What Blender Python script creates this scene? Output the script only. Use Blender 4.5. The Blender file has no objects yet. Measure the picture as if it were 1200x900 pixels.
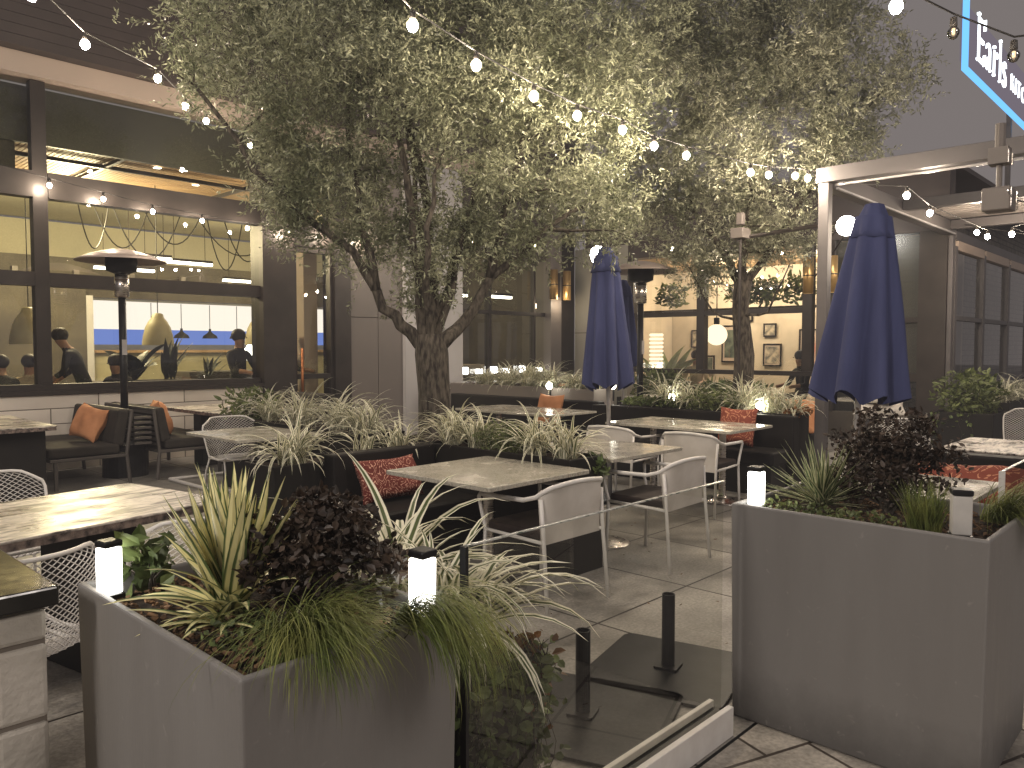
import bpy, math, random
import numpy as np
from mathutils import Vector, Matrix, noise
random.seed(7); RNG = np.random.default_rng(11)
scene = bpy.context.scene
col = scene.collection
PI = math.pi
sin, cos, rad = math.sin, math.cos, math.radians

# ------------------------------------------------------------------ materials
def new_mat(name):
    m = bpy.data.materials.new(name); m.use_nodes = True
    nt = m.node_tree; nt.nodes.clear()
    out = nt.nodes.new('ShaderNodeOutputMaterial')
    return m, nt, out
def node(nt, t, **kw):
    n = nt.nodes.new(t)
    for k, v in kw.items():
        if k in n.inputs.keys() if hasattr(n.inputs, 'keys') else False: n.inputs[k].default_value = v
        else: setattr(n, k, v)
    return n
def rgba(c): return (c[0], c[1], c[2], 1.0)
def M(name, c, rough=.6, metal=0., c2=None, ns=6., stretch=(1, 1, 1), bump=0., bs=40., lo=.35, hi=.65, spec=.4, coat=0., isl=0., rvar=0., trans=0., detail=6.):
    """principled material: two colours mixed by object-space noise, fine bump, optional per-leaf variation"""
    m, nt, out = new_mat(name)
    b = nt.nodes.new('ShaderNodeBsdfPrincipled')
    nt.links.new(b.outputs[0], out.inputs[0])
    b.inputs['Roughness'].default_value = rough; b.inputs['Metallic'].default_value = metal
    b.inputs['Specular IOR Level'].default_value = spec
    b.inputs['Coat Weight'].default_value = coat; b.inputs['Coat Roughness'].default_value = .12
    tc = nt.nodes.new('ShaderNodeTexCoord'); mp = nt.nodes.new('ShaderNodeMapping'); mp.inputs['Scale'].default_value = stretch
    nt.links.new(tc.outputs['Object'], mp.inputs[0])
    if c2 is None: c2 = tuple(x * .72 for x in c)
    n = nt.nodes.new('ShaderNodeTexNoise'); n.inputs['Scale'].default_value = ns; n.inputs['Detail'].default_value = detail
    nt.links.new(mp.outputs[0], n.inputs[0])
    r = nt.nodes.new('ShaderNodeValToRGB')
    r.color_ramp.elements[0].position = lo; r.color_ramp.elements[1].position = hi
    r.color_ramp.elements[0].color = rgba(c2); r.color_ramp.elements[1].color = rgba(c)
    nt.links.new(n.outputs[0], r.inputs[0])
    csock = r.outputs[0]
    if isl > 0:
        g = nt.nodes.new('ShaderNodeNewGeometry'); mr = nt.nodes.new('ShaderNodeMapRange')
        mr.inputs['To Min'].default_value = 1 - isl; mr.inputs['To Max'].default_value = 1 + isl
        nt.links.new(g.outputs['Random Per Island'], mr.inputs[0])
        mx = nt.nodes.new('ShaderNodeVectorMath'); mx.operation = 'SCALE'
        nt.links.new(csock, mx.inputs[0]); nt.links.new(mr.outputs[0], mx.inputs['Scale']); csock = mx.outputs[0]
    nt.links.new(csock, b.inputs['Base Color'])
    if rvar > 0:
        mr = nt.nodes.new('ShaderNodeMapRange'); mr.inputs['From Min'].default_value = .3; mr.inputs['From Max'].default_value = .7
        mr.inputs['To Min'].default_value = max(.02, rough - rvar); mr.inputs['To Max'].default_value = rough + rvar
        nt.links.new(n.outputs[0], mr.inputs[0]); nt.links.new(mr.outputs[0], b.inputs['Roughness'])
    if bump > 0:
        n2 = nt.nodes.new('ShaderNodeTexNoise'); n2.inputs['Scale'].default_value = bs; n2.inputs['Detail'].default_value = 4
        nt.links.new(mp.outputs[0], n2.inputs[0])
        bp = nt.nodes.new('ShaderNodeBump'); bp.inputs['Strength'].default_value = bump; bp.inputs['Distance'].default_value = .01
        nt.links.new(n2.outputs[0], bp.inputs['Height']); nt.links.new(bp.outputs[0], b.inputs['Normal'])
    if trans > 0:
        t = nt.nodes.new('ShaderNodeBsdfTranslucent'); nt.links.new(csock, t.inputs[0])
        ms = nt.nodes.new('ShaderNodeMixShader'); ms.inputs[0].default_value = trans
        nt.links.new(b.outputs[0], ms.inputs[1]); nt.links.new(t.outputs[0], ms.inputs[2]); nt.links.new(ms.outputs[0], out.inputs[0])
    m['bsdf'] = b.name
    return m
def EM(name, c, s):
    m, nt, out = new_mat(name)
    e = nt.nodes.new('ShaderNodeEmission'); e.inputs[0].default_value = rgba(c); e.inputs[1].default_value = s
    nt.links.new(e.outputs[0], out.inputs[0]); return m
def glassmat(name, tint=(.9, .92, .9), refl=.16, rough=.0):
    m, nt, out = new_mat(name)
    t = nt.nodes.new('ShaderNodeBsdfTransparent'); t.inputs[0].default_value = rgba(tint)
    g = nt.nodes.new('ShaderNodeBsdfGlossy'); g.inputs['Roughness'].default_value = rough; g.inputs[0].default_value = (.9, .9, .9, 1)
    f = nt.nodes.new('ShaderNodeFresnel'); f.inputs[0].default_value = 1.5
    ad = nt.nodes.new('ShaderNodeMath'); ad.operation = 'MULTIPLY_ADD'; ad.inputs[1].default_value = 1.2; ad.inputs[2].default_value = refl - .05
    ad.use_clamp = True
    nt.links.new(f.outputs[0], ad.inputs[0])
    ms = nt.nodes.new('ShaderNodeMixShader'); nt.links.new(ad.outputs[0], ms.inputs[0])
    nt.links.new(t.outputs[0], ms.inputs[1]); nt.links.new(g.outputs[0], ms.inputs[2]); nt.links.new(ms.outputs[0], out.inputs[0])
    return m
def stripemat(name, edge, mid, w0, w1, rough=.38, trans=.25):
    """leaf with stripes running along it: colour by distance from the midrib (leaf UV)"""
    m, nt, out = new_mat(name)
    b = nt.nodes.new('ShaderNodeBsdfPrincipled'); b.inputs['Roughness'].default_value = rough
    uv = nt.nodes.new('ShaderNodeTexCoord'); sx = nt.nodes.new('ShaderNodeSeparateXYZ'); nt.links.new(uv.outputs['UV'], sx.inputs[0])
    a = nt.nodes.new('ShaderNodeMath'); a.operation = 'SUBTRACT'; a.inputs[1].default_value = .5; nt.links.new(sx.outputs[0], a.inputs[0])
    a2 = nt.nodes.new('ShaderNodeMath'); a2.operation = 'ABSOLUTE'; nt.links.new(a.outputs[0], a2.inputs[0])
    g = nt.nodes.new('ShaderNodeNewGeometry')
    jit = nt.nodes.new('ShaderNodeMath'); jit.operation = 'MULTIPLY_ADD'; jit.inputs[1].default_value = .16; nt.links.new(g.outputs['Random Per Island'], jit.inputs[0]); nt.links.new(a2.outputs[0], jit.inputs[2])
    r = nt.nodes.new('ShaderNodeValToRGB'); e = r.color_ramp.elements
    e[0].position = w0 + .08; e[0].color = rgba(mid); e[1].position = w1 + .08; e[1].color = rgba(edge)
    nt.links.new(jit.outputs[0], r.inputs[0])
    n = nt.nodes.new('ShaderNodeTexNoise'); n.inputs['Scale'].default_value = 9; tc = uv
    nt.links.new(tc.outputs['Object'], n.inputs[0])
    mr = nt.nodes.new('ShaderNodeMapRange'); mr.inputs['To Min'].default_value = .6; mr.inputs['To Max'].default_value = 1.3; nt.links.new(n.outputs[0], mr.inputs[0])
    mx = nt.nodes.new('ShaderNodeVectorMath'); mx.operation = 'SCALE'; nt.links.new(r.outputs[0], mx.inputs[0]); nt.links.new(mr.outputs[0], mx.inputs['Scale'])
    nt.links.new(mx.outputs[0], b.inputs['Base Color'])
    t = nt.nodes.new('ShaderNodeBsdfTranslucent'); nt.links.new(mx.outputs[0], t.inputs[0])
    ms = nt.nodes.new('ShaderNodeMixShader'); ms.inputs[0].default_value = trans
    nt.links.new(b.outputs[0], ms.inputs[1]); nt.links.new(t.outputs[0], ms.inputs[2]); nt.links.new(ms.outputs[0], out.inputs[0])
    return m
def linesmat(name, base, line, scale=7., freq=7., width=.22, rough=.85):
    """fabric printed with squiggling lines"""
    m, nt, out = new_mat(name)
    b = nt.nodes.new('ShaderNodeBsdfPrincipled'); b.inputs['Roughness'].default_value = rough; nt.links.new(b.outputs[0], out.inputs[0])
    tc = nt.nodes.new('ShaderNodeTexCoord'); n = nt.nodes.new('ShaderNodeTexNoise'); n.inputs['Scale'].default_value = scale; n.inputs['Detail'].default_value = .6
    nt.links.new(tc.outputs['Object'], n.inputs[0])
    a = nt.nodes.new('ShaderNodeMath'); a.operation = 'MULTIPLY'; a.inputs[1].default_value = freq; nt.links.new(n.outputs[0], a.inputs[0])
    f = nt.nodes.new('ShaderNodeMath'); f.operation = 'FRACT'; nt.links.new(a.outputs[0], f.inputs[0])
    v = nt.nodes.new('ShaderNodeTexVoronoi'); v.inputs['Scale'].default_value = scale * 2.6; v.feature = 'DISTANCE_TO_EDGE'; nt.links.new(tc.outputs['Object'], v.inputs[0])
    l1 = nt.nodes.new('ShaderNodeMath'); l1.operation = 'LESS_THAN'; l1.inputs[1].default_value = width; nt.links.new(f.outputs[0], l1.inputs[0])
    l2 = nt.nodes.new('ShaderNodeMath'); l2.operation = 'GREATER_THAN'; l2.inputs[1].default_value = .07; nt.links.new(v.outputs[0], l2.inputs[0])
    mu = nt.nodes.new('ShaderNodeMath'); mu.operation = 'MULTIPLY'; nt.links.new(l1.outputs[0], mu.inputs[0]); nt.links.new(l2.outputs[0], mu.inputs[1])
    mx = nt.nodes.new('ShaderNodeMix'); mx.data_type = 'RGBA'; mx.inputs[6].default_value = rgba(base); mx.inputs[7].default_value = rgba(line)
    nt.links.new(mu.outputs[0], mx.inputs[0]); nt.links.new(mx.outputs[2], b.inputs['Base Color'])
    return m
def marblemat(name, base, dark, vs, rough=.16, stretch=(1, 1, 1), wet=.5):
    m, nt, out = new_mat(name)
    b = nt.nodes.new('ShaderNodeBsdfPrincipled'); b.inputs['Roughness'].default_value = rough; nt.links.new(b.outputs[0], out.inputs[0])
    tc = nt.nodes.new('ShaderNodeTexCoord'); mp = nt.nodes.new('ShaderNodeMapping'); mp.inputs['Scale'].default_value = stretch; nt.links.new(tc.outputs['Object'], mp.inputs[0])
    n = nt.nodes.new('ShaderNodeTexNoise'); n.inputs['Scale'].default_value = vs; n.inputs['Detail'].default_value = 9; n.inputs['Distortion'].default_value = 1.2; nt.links.new(mp.outputs[0], n.inputs[0])
    n2 = nt.nodes.new('ShaderNodeTexNoise'); n2.inputs['Scale'].default_value = vs * 6; n2.inputs['Detail'].default_value = 8; nt.links.new(mp.outputs[0], n2.inputs[0])
    r = nt.nodes.new('ShaderNodeValToRGB'); e = r.color_ramp.elements
    e[0].position = .40; e[0].color = rgba(dark); e[1].position = .56; e[1].color = rgba(base)
    x = e.new(.47); x.color = rgba(tuple(.55 * a + .45 * d for a, d in zip(base, dark)))
    nt.links.new(n.outputs[0], r.inputs[0])
    r2 = nt.nodes.new('ShaderNodeValToRGB'); r2.color_ramp.elements[0].position = .34; r2.color_ramp.elements[0].color = (.35, .33, .33, 1); r2.color_ramp.elements[1].position = .5; r2.color_ramp.elements[1].color = (1, 1, 1, 1)
    nt.links.new(n2.outputs[0], r2.inputs[0])
    mx = nt.nodes.new('ShaderNodeMix'); mx.data_type = 'RGBA'; mx.blend_type = 'MULTIPLY'; mx.inputs[0].default_value = .8
    nt.links.new(r.outputs[0], mx.inputs[6]); nt.links.new(r2.outputs[0], mx.inputs[7]); nt.links.new(mx.outputs[2], b.inputs['Base Color'])
    n3 = nt.nodes.new('ShaderNodeTexNoise'); n3.inputs['Scale'].default_value = 4.; n3.inputs['Detail'].default_value = 6; nt.links.new(tc.outputs['Object'], n3.inputs[0])
    mr = nt.nodes.new('ShaderNodeMapRange'); mr.inputs['From Min'].default_value = .35; mr.inputs['From Max'].default_value = .65; mr.inputs['To Min'].default_value = rough * .6; mr.inputs['To Max'].default_value = rough + wet * .35
    nt.links.new(n3.outputs[0], mr.inputs[0]); nt.links.new(mr.outputs[0], b.inputs['Roughness'])
    return m
def pavemat(name, c, c2, joint, size, mortar=.006, rough=.5, offset=0., rot=0., wet=.3, bias=0., ratio=1.):
    m, nt, out = new_mat(name)
    b = nt.nodes.new('ShaderNodeBsdfPrincipled'); nt.links.new(b.outputs[0], out.inputs[0])
    tc = nt.nodes.new('ShaderNodeTexCoord'); mp = nt.nodes.new('ShaderNodeMapping'); mp.inputs['Rotation'].default_value = (0, 0, rot); nt.links.new(tc.outputs['Object'], mp.inputs[0])
    mp.inputs['Location'].default_value = (bias, bias * .7, 0)
    br = nt.nodes.new('ShaderNodeTexBrick'); br.offset = offset; br.inputs['Scale'].default_value = 1.; br.inputs['Brick Width'].default_value = size; br.inputs['Row Height'].default_value = size * ratio
    br.inputs['Mortar Size'].default_value = mortar; br.inputs['Mortar Smooth'].default_value = .2; br.inputs['Color1'].default_value = rgba(c); br.inputs['Color2'].default_value = rgba(c2); br.inputs['Mortar'].default_value = rgba(joint)
    nt.links.new(mp.outputs[0], br.inputs[0])
    n = nt.nodes.new('ShaderNodeTexNoise'); n.inputs['Scale'].default_value = 2.3; n.inputs['Detail'].default_value = 10; n.inputs['Roughness'].default_value = .65; nt.links.new(tc.outputs['Object'], n.inputs[0])
    mr = nt.nodes.new('ShaderNodeMapRange'); mr.inputs['From Min'].default_value = .3; mr.inputs['From Max'].default_value = .7; mr.inputs['To Min'].default_value = .45; mr.inputs['To Max'].default_value = 1.5; nt.links.new(n.outputs[0], mr.inputs[0])
    sc = nt.nodes.new('ShaderNodeVectorMath'); sc.operation = 'SCALE'; nt.links.new(br.outputs[0], sc.inputs[0]); nt.links.new(mr.outputs[0], sc.inputs['Scale'])
    n2 = nt.nodes.new('ShaderNodeTexNoise'); n2.inputs['Scale'].default_value = 60; n2.inputs['Detail'].default_value = 5; nt.links.new(tc.outputs['Object'], n2.inputs[0])
    mr2 = nt.nodes.new('ShaderNodeMapRange'); mr2.inputs['From Min'].default_value = .3; mr2.inputs['From Max'].default_value = .7; mr2.inputs['To Min'].default_value = .75; mr2.inputs['To Max'].default_value = 1.2; nt.links.new(n2.outputs[0], mr2.inputs[0])
    s2 = nt.nodes.new('ShaderNodeVectorMath'); s2.operation = 'SCALE'; nt.links.new(sc.outputs[0], s2.inputs[0]); nt.links.new(mr2.outputs[0], s2.inputs['Scale']); nt.links.new(s2.outputs[0], b.inputs['Base Color'])
    rr = nt.nodes.new('ShaderNodeMapRange'); rr.inputs['From Min'].default_value = .35; rr.inputs['From Max'].default_value = .6; rr.inputs['To Min'].default_value = rough - wet; rr.inputs['To Max'].default_value = rough + .1; nt.links.new(n.outputs[0], rr.inputs[0]); nt.links.new(rr.outputs[0], b.inputs['Roughness'])
    ad = nt.nodes.new('ShaderNodeMath'); ad.operation = 'MULTIPLY_ADD'; ad.inputs[1].default_value = -3.; nt.links.new(br.outputs['Fac'], ad.inputs[0]); nt.links.new(n2.outputs[0], ad.inputs[2])
    bp = nt.nodes.new('ShaderNodeBump'); bp.inputs['Strength'].default_value = .35; bp.inputs['Distance'].default_value = .004; nt.links.new(ad.outputs[0], bp.inputs['Height']); nt.links.new(bp.outputs[0], b.inputs['Normal'])
    return m

MT = dict(
 planter=M('planter_grey', (.205, .196, .188), .55, ns=6., c2=(.178, .169, .162), bump=.08, bs=120, rvar=.14, stretch=(1, 1, .16), lo=.3, hi=.7),
 soil=M('soil', (.05, .032, .02), .95, ns=30, c2=(.012, .008, .006), bump=.8, bs=70),
 chip=M('bark_chip', (.22, .13, .07), .9, ns=20, c2=(.06, .035, .02), isl=.5),
 frame=M('dark_bronze_frame', (.042, .034, .030), .42, metal=.3, ns=3, c2=(.03, .025, .022)),
 black=M('black_vinyl', (.010, .008, .007), .62, spec=.25, ns=4, c2=(.006, .005, .005), bump=.06, bs=80),
 blacksteel=M('black_steel', (.022, .022, .024), .42, metal=.4, ns=8, c2=(.014, .014, .015), bump=.03, bs=90),
 boxdark=M('dark_planter_box', (.014, .012, .010), .6, spec=.3, ns=3, c2=(.009, .008, .007), bump=.05, bs=60),
 parapet=M('parapet_brown', (.075, .058, .052), .6, ns=1.5, c2=(.058, .046, .042)),
 fascia=M('fascia_beige', (.50, .40, .33), .7, ns=.8, c2=(.44, .36, .30)),
 tile=M('wall_tile', (.80, .73, .64), .45, ns=1.3, c2=(.68, .61, .53), bump=.04, bs=30, isl=.07),
 grout=M('grout', (.22, .19, .16), .9),
 panelgrey=M('grey_panel', (.19, .165, .150), .5, ns=.9, c2=(.165, .145, .132)),
 panellight=M('light_panel', (.50, .48, .47), .55, ns=.9, c2=(.44, .42, .42)),
 greige=M('greige_render', (.36, .34, .28), .7, ns=1.2, c2=(.31, .29, .25), bump=.05, bs=60),
 white=M('white_powder_coat', (.74, .72, .69), .42, ns=12, c2=(.66, .63, .60), bump=.03, bs=60),
 sling=M('sling_fabric', (.68, .64, .59), .75, ns=5, c2=(.54, .50, .45), bump=.3, bs=300),
 seat=M('dark_cushion', (.020, .012, .010), .8, ns=6, c2=(.025, .016, .013), bump=.1, bs=90),
 cushion=M('charcoal_cushion', (.040, .034, .028), .9, ns=5, c2=(.028, .024, .020), bump=.25, bs=220),
 sofaframe=M('taupe_aluminium', (.115, .102, .092), .45, metal=.2, ns=4),
 steel=M('brushed_steel', (.62, .58, .54), .28, metal=1., ns=6, c2=(.5, .46, .43), stretch=(1, 1, 14), rvar=.1),
 darkstone=M('polished_black_stone', (.018, .017, .015), .10, ns=25, c2=(.05, .05, .045), lo=.25, hi=.4, rvar=.06),
 tabletop=marblemat('speckled_laminate', (.50, .47, .40), (.33, .31, .26), 60., .12, wet=.6),
 marble=marblemat('veined_granite', (.66, .60, .53), (.07, .055, .05), 7., .34, stretch=(.55, 2.2, 1), wet=.35),
 rim=M('granite_rim', (.26, .20, .17), .4, ns=30, c2=(.03, .025, .025), bump=.5, bs=60),
 navy=M('navy_canvas', (.052, .062, .150), .9, ns=5, c2=(.035, .042, .108), bump=.5, bs=16, stretch=(1.4, 1.4, .25), lo=.3, hi=.7),
 pole=M('aluminium_pole', (.60, .58, .58), .35, metal=.6, ns=5),
 orange=M('rust_orange_fabric', (.58, .27, .13), .85, ns=5, c2=(.46, .20, .09), bump=.35, bs=200),
 pattern=linesmat('red_squiggle_fabric', (.13, .020, .013), (.62, .34, .25), 15., 9., .24),
 pattern2=linesmat('orange_squiggle_fabric', (.22, .05, .03), (.55, .25, .14), 9., 8., .25),
 darkgreen=M('dark_green_bulkhead', (.085, .080, .055), .5, ns=.7),
 bark=M('bark', (.105, .090, .070), .9, ns=34, c2=(.018, .014, .012), stretch=(1, 1, .3), bump=1., bs=70),
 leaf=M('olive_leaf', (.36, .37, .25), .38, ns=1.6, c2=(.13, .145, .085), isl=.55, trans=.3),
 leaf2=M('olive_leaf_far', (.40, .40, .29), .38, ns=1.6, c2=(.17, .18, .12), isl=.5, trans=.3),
 burgundy=M('burgundy_leaf', (.060, .040, .028), .5, ns=12, c2=(.026, .018, .014), isl=.55, trans=.12),
 ivy=M('ivy_leaf', (.17, .21, .075), .45, ns=9, c2=(.07, .10, .035), isl=.6, trans=.2),
 dryivy=M('dry_ivy_leaf', (.26, .12, .045), .6, ns=9, c2=(.12, .06, .025), isl=.5, trans=.2),
 fern=M('fern_leaf', (.18, .21, .08), .5, ns=7, c2=(.06, .08, .03), isl=.5, trans=.25),
 grass=M('fine_grass_blade', (.26, .27, .08), .5, ns=10, c2=(.12, .16, .045), isl=.5, trans=.3),
 palmdark=M('dark_palm', (.020, .028, .016), .4, ns=6),
 spider=stripemat('aztec_grass_leaf', (.92, .88, .70), (.10, .13, .045), .15, .22),
 yucca=stripemat('yucca_leaf', (.10, .15, .055), (.90, .84, .45), .27, .36, rough=.35, trans=.18),
 yucca2=stripemat('yucca_leaf_far', (.50, .50, .30), (.09, .13, .055), .2, .3, rough=.35, trans=.15),
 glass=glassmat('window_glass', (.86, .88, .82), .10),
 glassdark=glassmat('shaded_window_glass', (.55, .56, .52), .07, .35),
 screen=glassmat('screen_glass', (.90, .90, .86), .05),
 brass=M('brass_tube', (.62, .40, .16), .35, metal=.7, ns=3, c2=(.45, .28, .11), stretch=(1, 1, .3)),
 kitchenwhite=EM('kitchen_wall_painted_glow', (1., .89, .80), 1.5),  # lit wall, no lamp itself: its light is put in as emission
 kitchenblue=EM('kitchen_blue_band', (.20, .30, .80), 1.05),  # brightness of the blue band is emission as well
 bulb=EM('bulb_glow', (1., .83, .64), 820.),
 bulbcool=EM('bulb_glow_strong', (1., .82, .62), 60.),
 lampwhite=EM('lantern_glow', (1., .97, .88), 9.),
 lampdim=M('lantern_unlit', (.55, .53, .50), .6),
 tube=EM('tube_glow', (1., .92, .78), 9.),
 globe=EM('globe_glow', (1., .80, .55), 2.2),
 flood=EM('flood_glow', (1., .95, .85), 45.),
 spot=EM('spot_glow', (1., .95, .78), 40.),
 signwhite=EM('sign_letter_glow', (.85, .93, 1.), 4.),
 signblue=EM('sign_blue_glow', (.16, .50, 1.), 1.5),
 signpanel=EM('sign_panel_added_glow', (.175, .150, .185), 1.),  # panel is no lamp; emission added to bring it to the sky tone
 shade=M('roller_shade', (.12, .11, .09), .8, ns=1),
 olivewall=M('olive_ceiling_paint', (.58, .53, .38), .8, ns=.6, c2=(.50, .46, .33)),
 darkwall=M('dark_interior_wall', (.06, .05, .04), .7, ns=1.4, c2=(.10, .085, .06)),
 wood=M('wood_slats', (.45, .30, .16), .6, ns=3, c2=(.30, .19, .10), stretch=(.4, 6, 1)),
 cream=M('cream_plaster', (.66, .57, .45), .8, ns=1.2),
 pendant=M('pendant_shade', (.40, .36, .22), .5, ns=4, c2=(.33, .29, .17)),
 skin=M('skin', (.42, .23, .15), .6), shirtdark=M('dark_shirt', (.015, .015, .018), .8), shirtbeige=M('beige_shirt', (.45, .36, .24), .8),
 hair=M('dark_hair', (.018, .013, .010), .6), blonde=M('fair_hair', (.45, .26, .12), .6),
 paper=M('picture_paper', (.52, .44, .33), .8, ns=9, c2=(.12, .12, .11)), pinkart=M('pink_print', (.60, .26, .20), .8, ns=5, c2=(.55, .42, .34)),
 darkart=M('dark_print', (.05, .07, .06), .7, ns=8, c2=(.15, .17, .13)),
 stonewhite=M('block_stone', (.56, .52, .46), .85, ns=5, c2=(.44, .41, .36), bump=.5, bs=50, isl=.08),
 clearbulb=glassmat('clear_bulb_glass', (.8, .78, .74), .25),
 socket=M('bulb_socket', (.05, .045, .04), .5), cable=M('cable_rubber', (.03, .028, .026), .6), filament=EM('warm_filament', (1., .7, .4), 3.),
 soffit=M('pergola_steel', (.105, .095, .095), .45, metal=.1, ns=2, c2=(.085, .078, .078)),
 brick=pavemat('pale_brick', (.22, .20, .165), (.16, .145, .12), (.07, .06, .055), .4, .016, .8, offset=.5, wet=0., ratio=.28),
 patio=pavemat('patio_pavers', (.33, .31, .28), (.20, .188, .17), (.028, .023, .02), .92, .008, .62, offset=0., wet=.30, bias=.31),
 street=pavemat('street_pavers', (.44, .40, .34), (.33, .30, .26), (.06, .045, .035), .42, .008, .6, offset=.5, rot=.35, wet=.2),
 asphalt=M('asphalt', (.05, .048, .046), .8, ns=30, bump=.3),
)

def weather(mat):
    # splashes low down, faint drips and pale scuffs on the planter sides
    nt = mat.node_tree; b = nt.nodes[mat['bsdf']]; src = b.inputs['Base Color'].links[0].from_socket
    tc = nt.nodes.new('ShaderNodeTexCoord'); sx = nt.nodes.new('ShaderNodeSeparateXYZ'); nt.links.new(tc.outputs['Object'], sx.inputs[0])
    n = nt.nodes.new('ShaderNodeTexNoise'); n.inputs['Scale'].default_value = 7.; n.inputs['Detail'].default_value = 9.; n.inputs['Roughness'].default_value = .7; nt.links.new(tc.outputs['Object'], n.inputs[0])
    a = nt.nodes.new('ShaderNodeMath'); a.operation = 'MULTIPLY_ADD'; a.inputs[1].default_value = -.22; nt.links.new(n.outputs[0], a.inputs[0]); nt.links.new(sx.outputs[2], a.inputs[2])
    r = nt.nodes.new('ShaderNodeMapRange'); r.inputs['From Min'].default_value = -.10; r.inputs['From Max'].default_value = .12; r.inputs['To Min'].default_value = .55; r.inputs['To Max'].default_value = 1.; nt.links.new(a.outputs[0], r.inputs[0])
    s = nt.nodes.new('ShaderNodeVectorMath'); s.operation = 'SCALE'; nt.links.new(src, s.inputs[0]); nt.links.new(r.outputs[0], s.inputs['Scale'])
    n2 = nt.nodes.new('ShaderNodeTexNoise'); n2.inputs['Scale'].default_value = 26.; n2.inputs['Detail'].default_value = 7.; n2.inputs['Distortion'].default_value = .6; nt.links.new(tc.outputs['Object'], n2.inputs[0])
    r2 = nt.nodes.new('ShaderNodeMapRange'); r2.inputs['From Min'].default_value = .66; r2.inputs['From Max'].default_value = .74; r2.inputs['To Max'].default_value = .35; nt.links.new(n2.outputs[0], r2.inputs[0])
    mx = nt.nodes.new('ShaderNodeMix'); mx.data_type = 'RGBA'; nt.links.new(r2.outputs[0], mx.inputs[0]); nt.links.new(s.outputs[0], mx.inputs[6]); mx.inputs[7].default_value = (.33, .31, .29, 1)
    nt.links.new(mx.outputs[2], b.inputs['Base Color'])
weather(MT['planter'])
for n_ in MT['brick'].node_tree.nodes:
    if n_.type == 'MAPPING': n_.inputs['Rotation'].default_value = (rad(-90), 0, 0)

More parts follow.
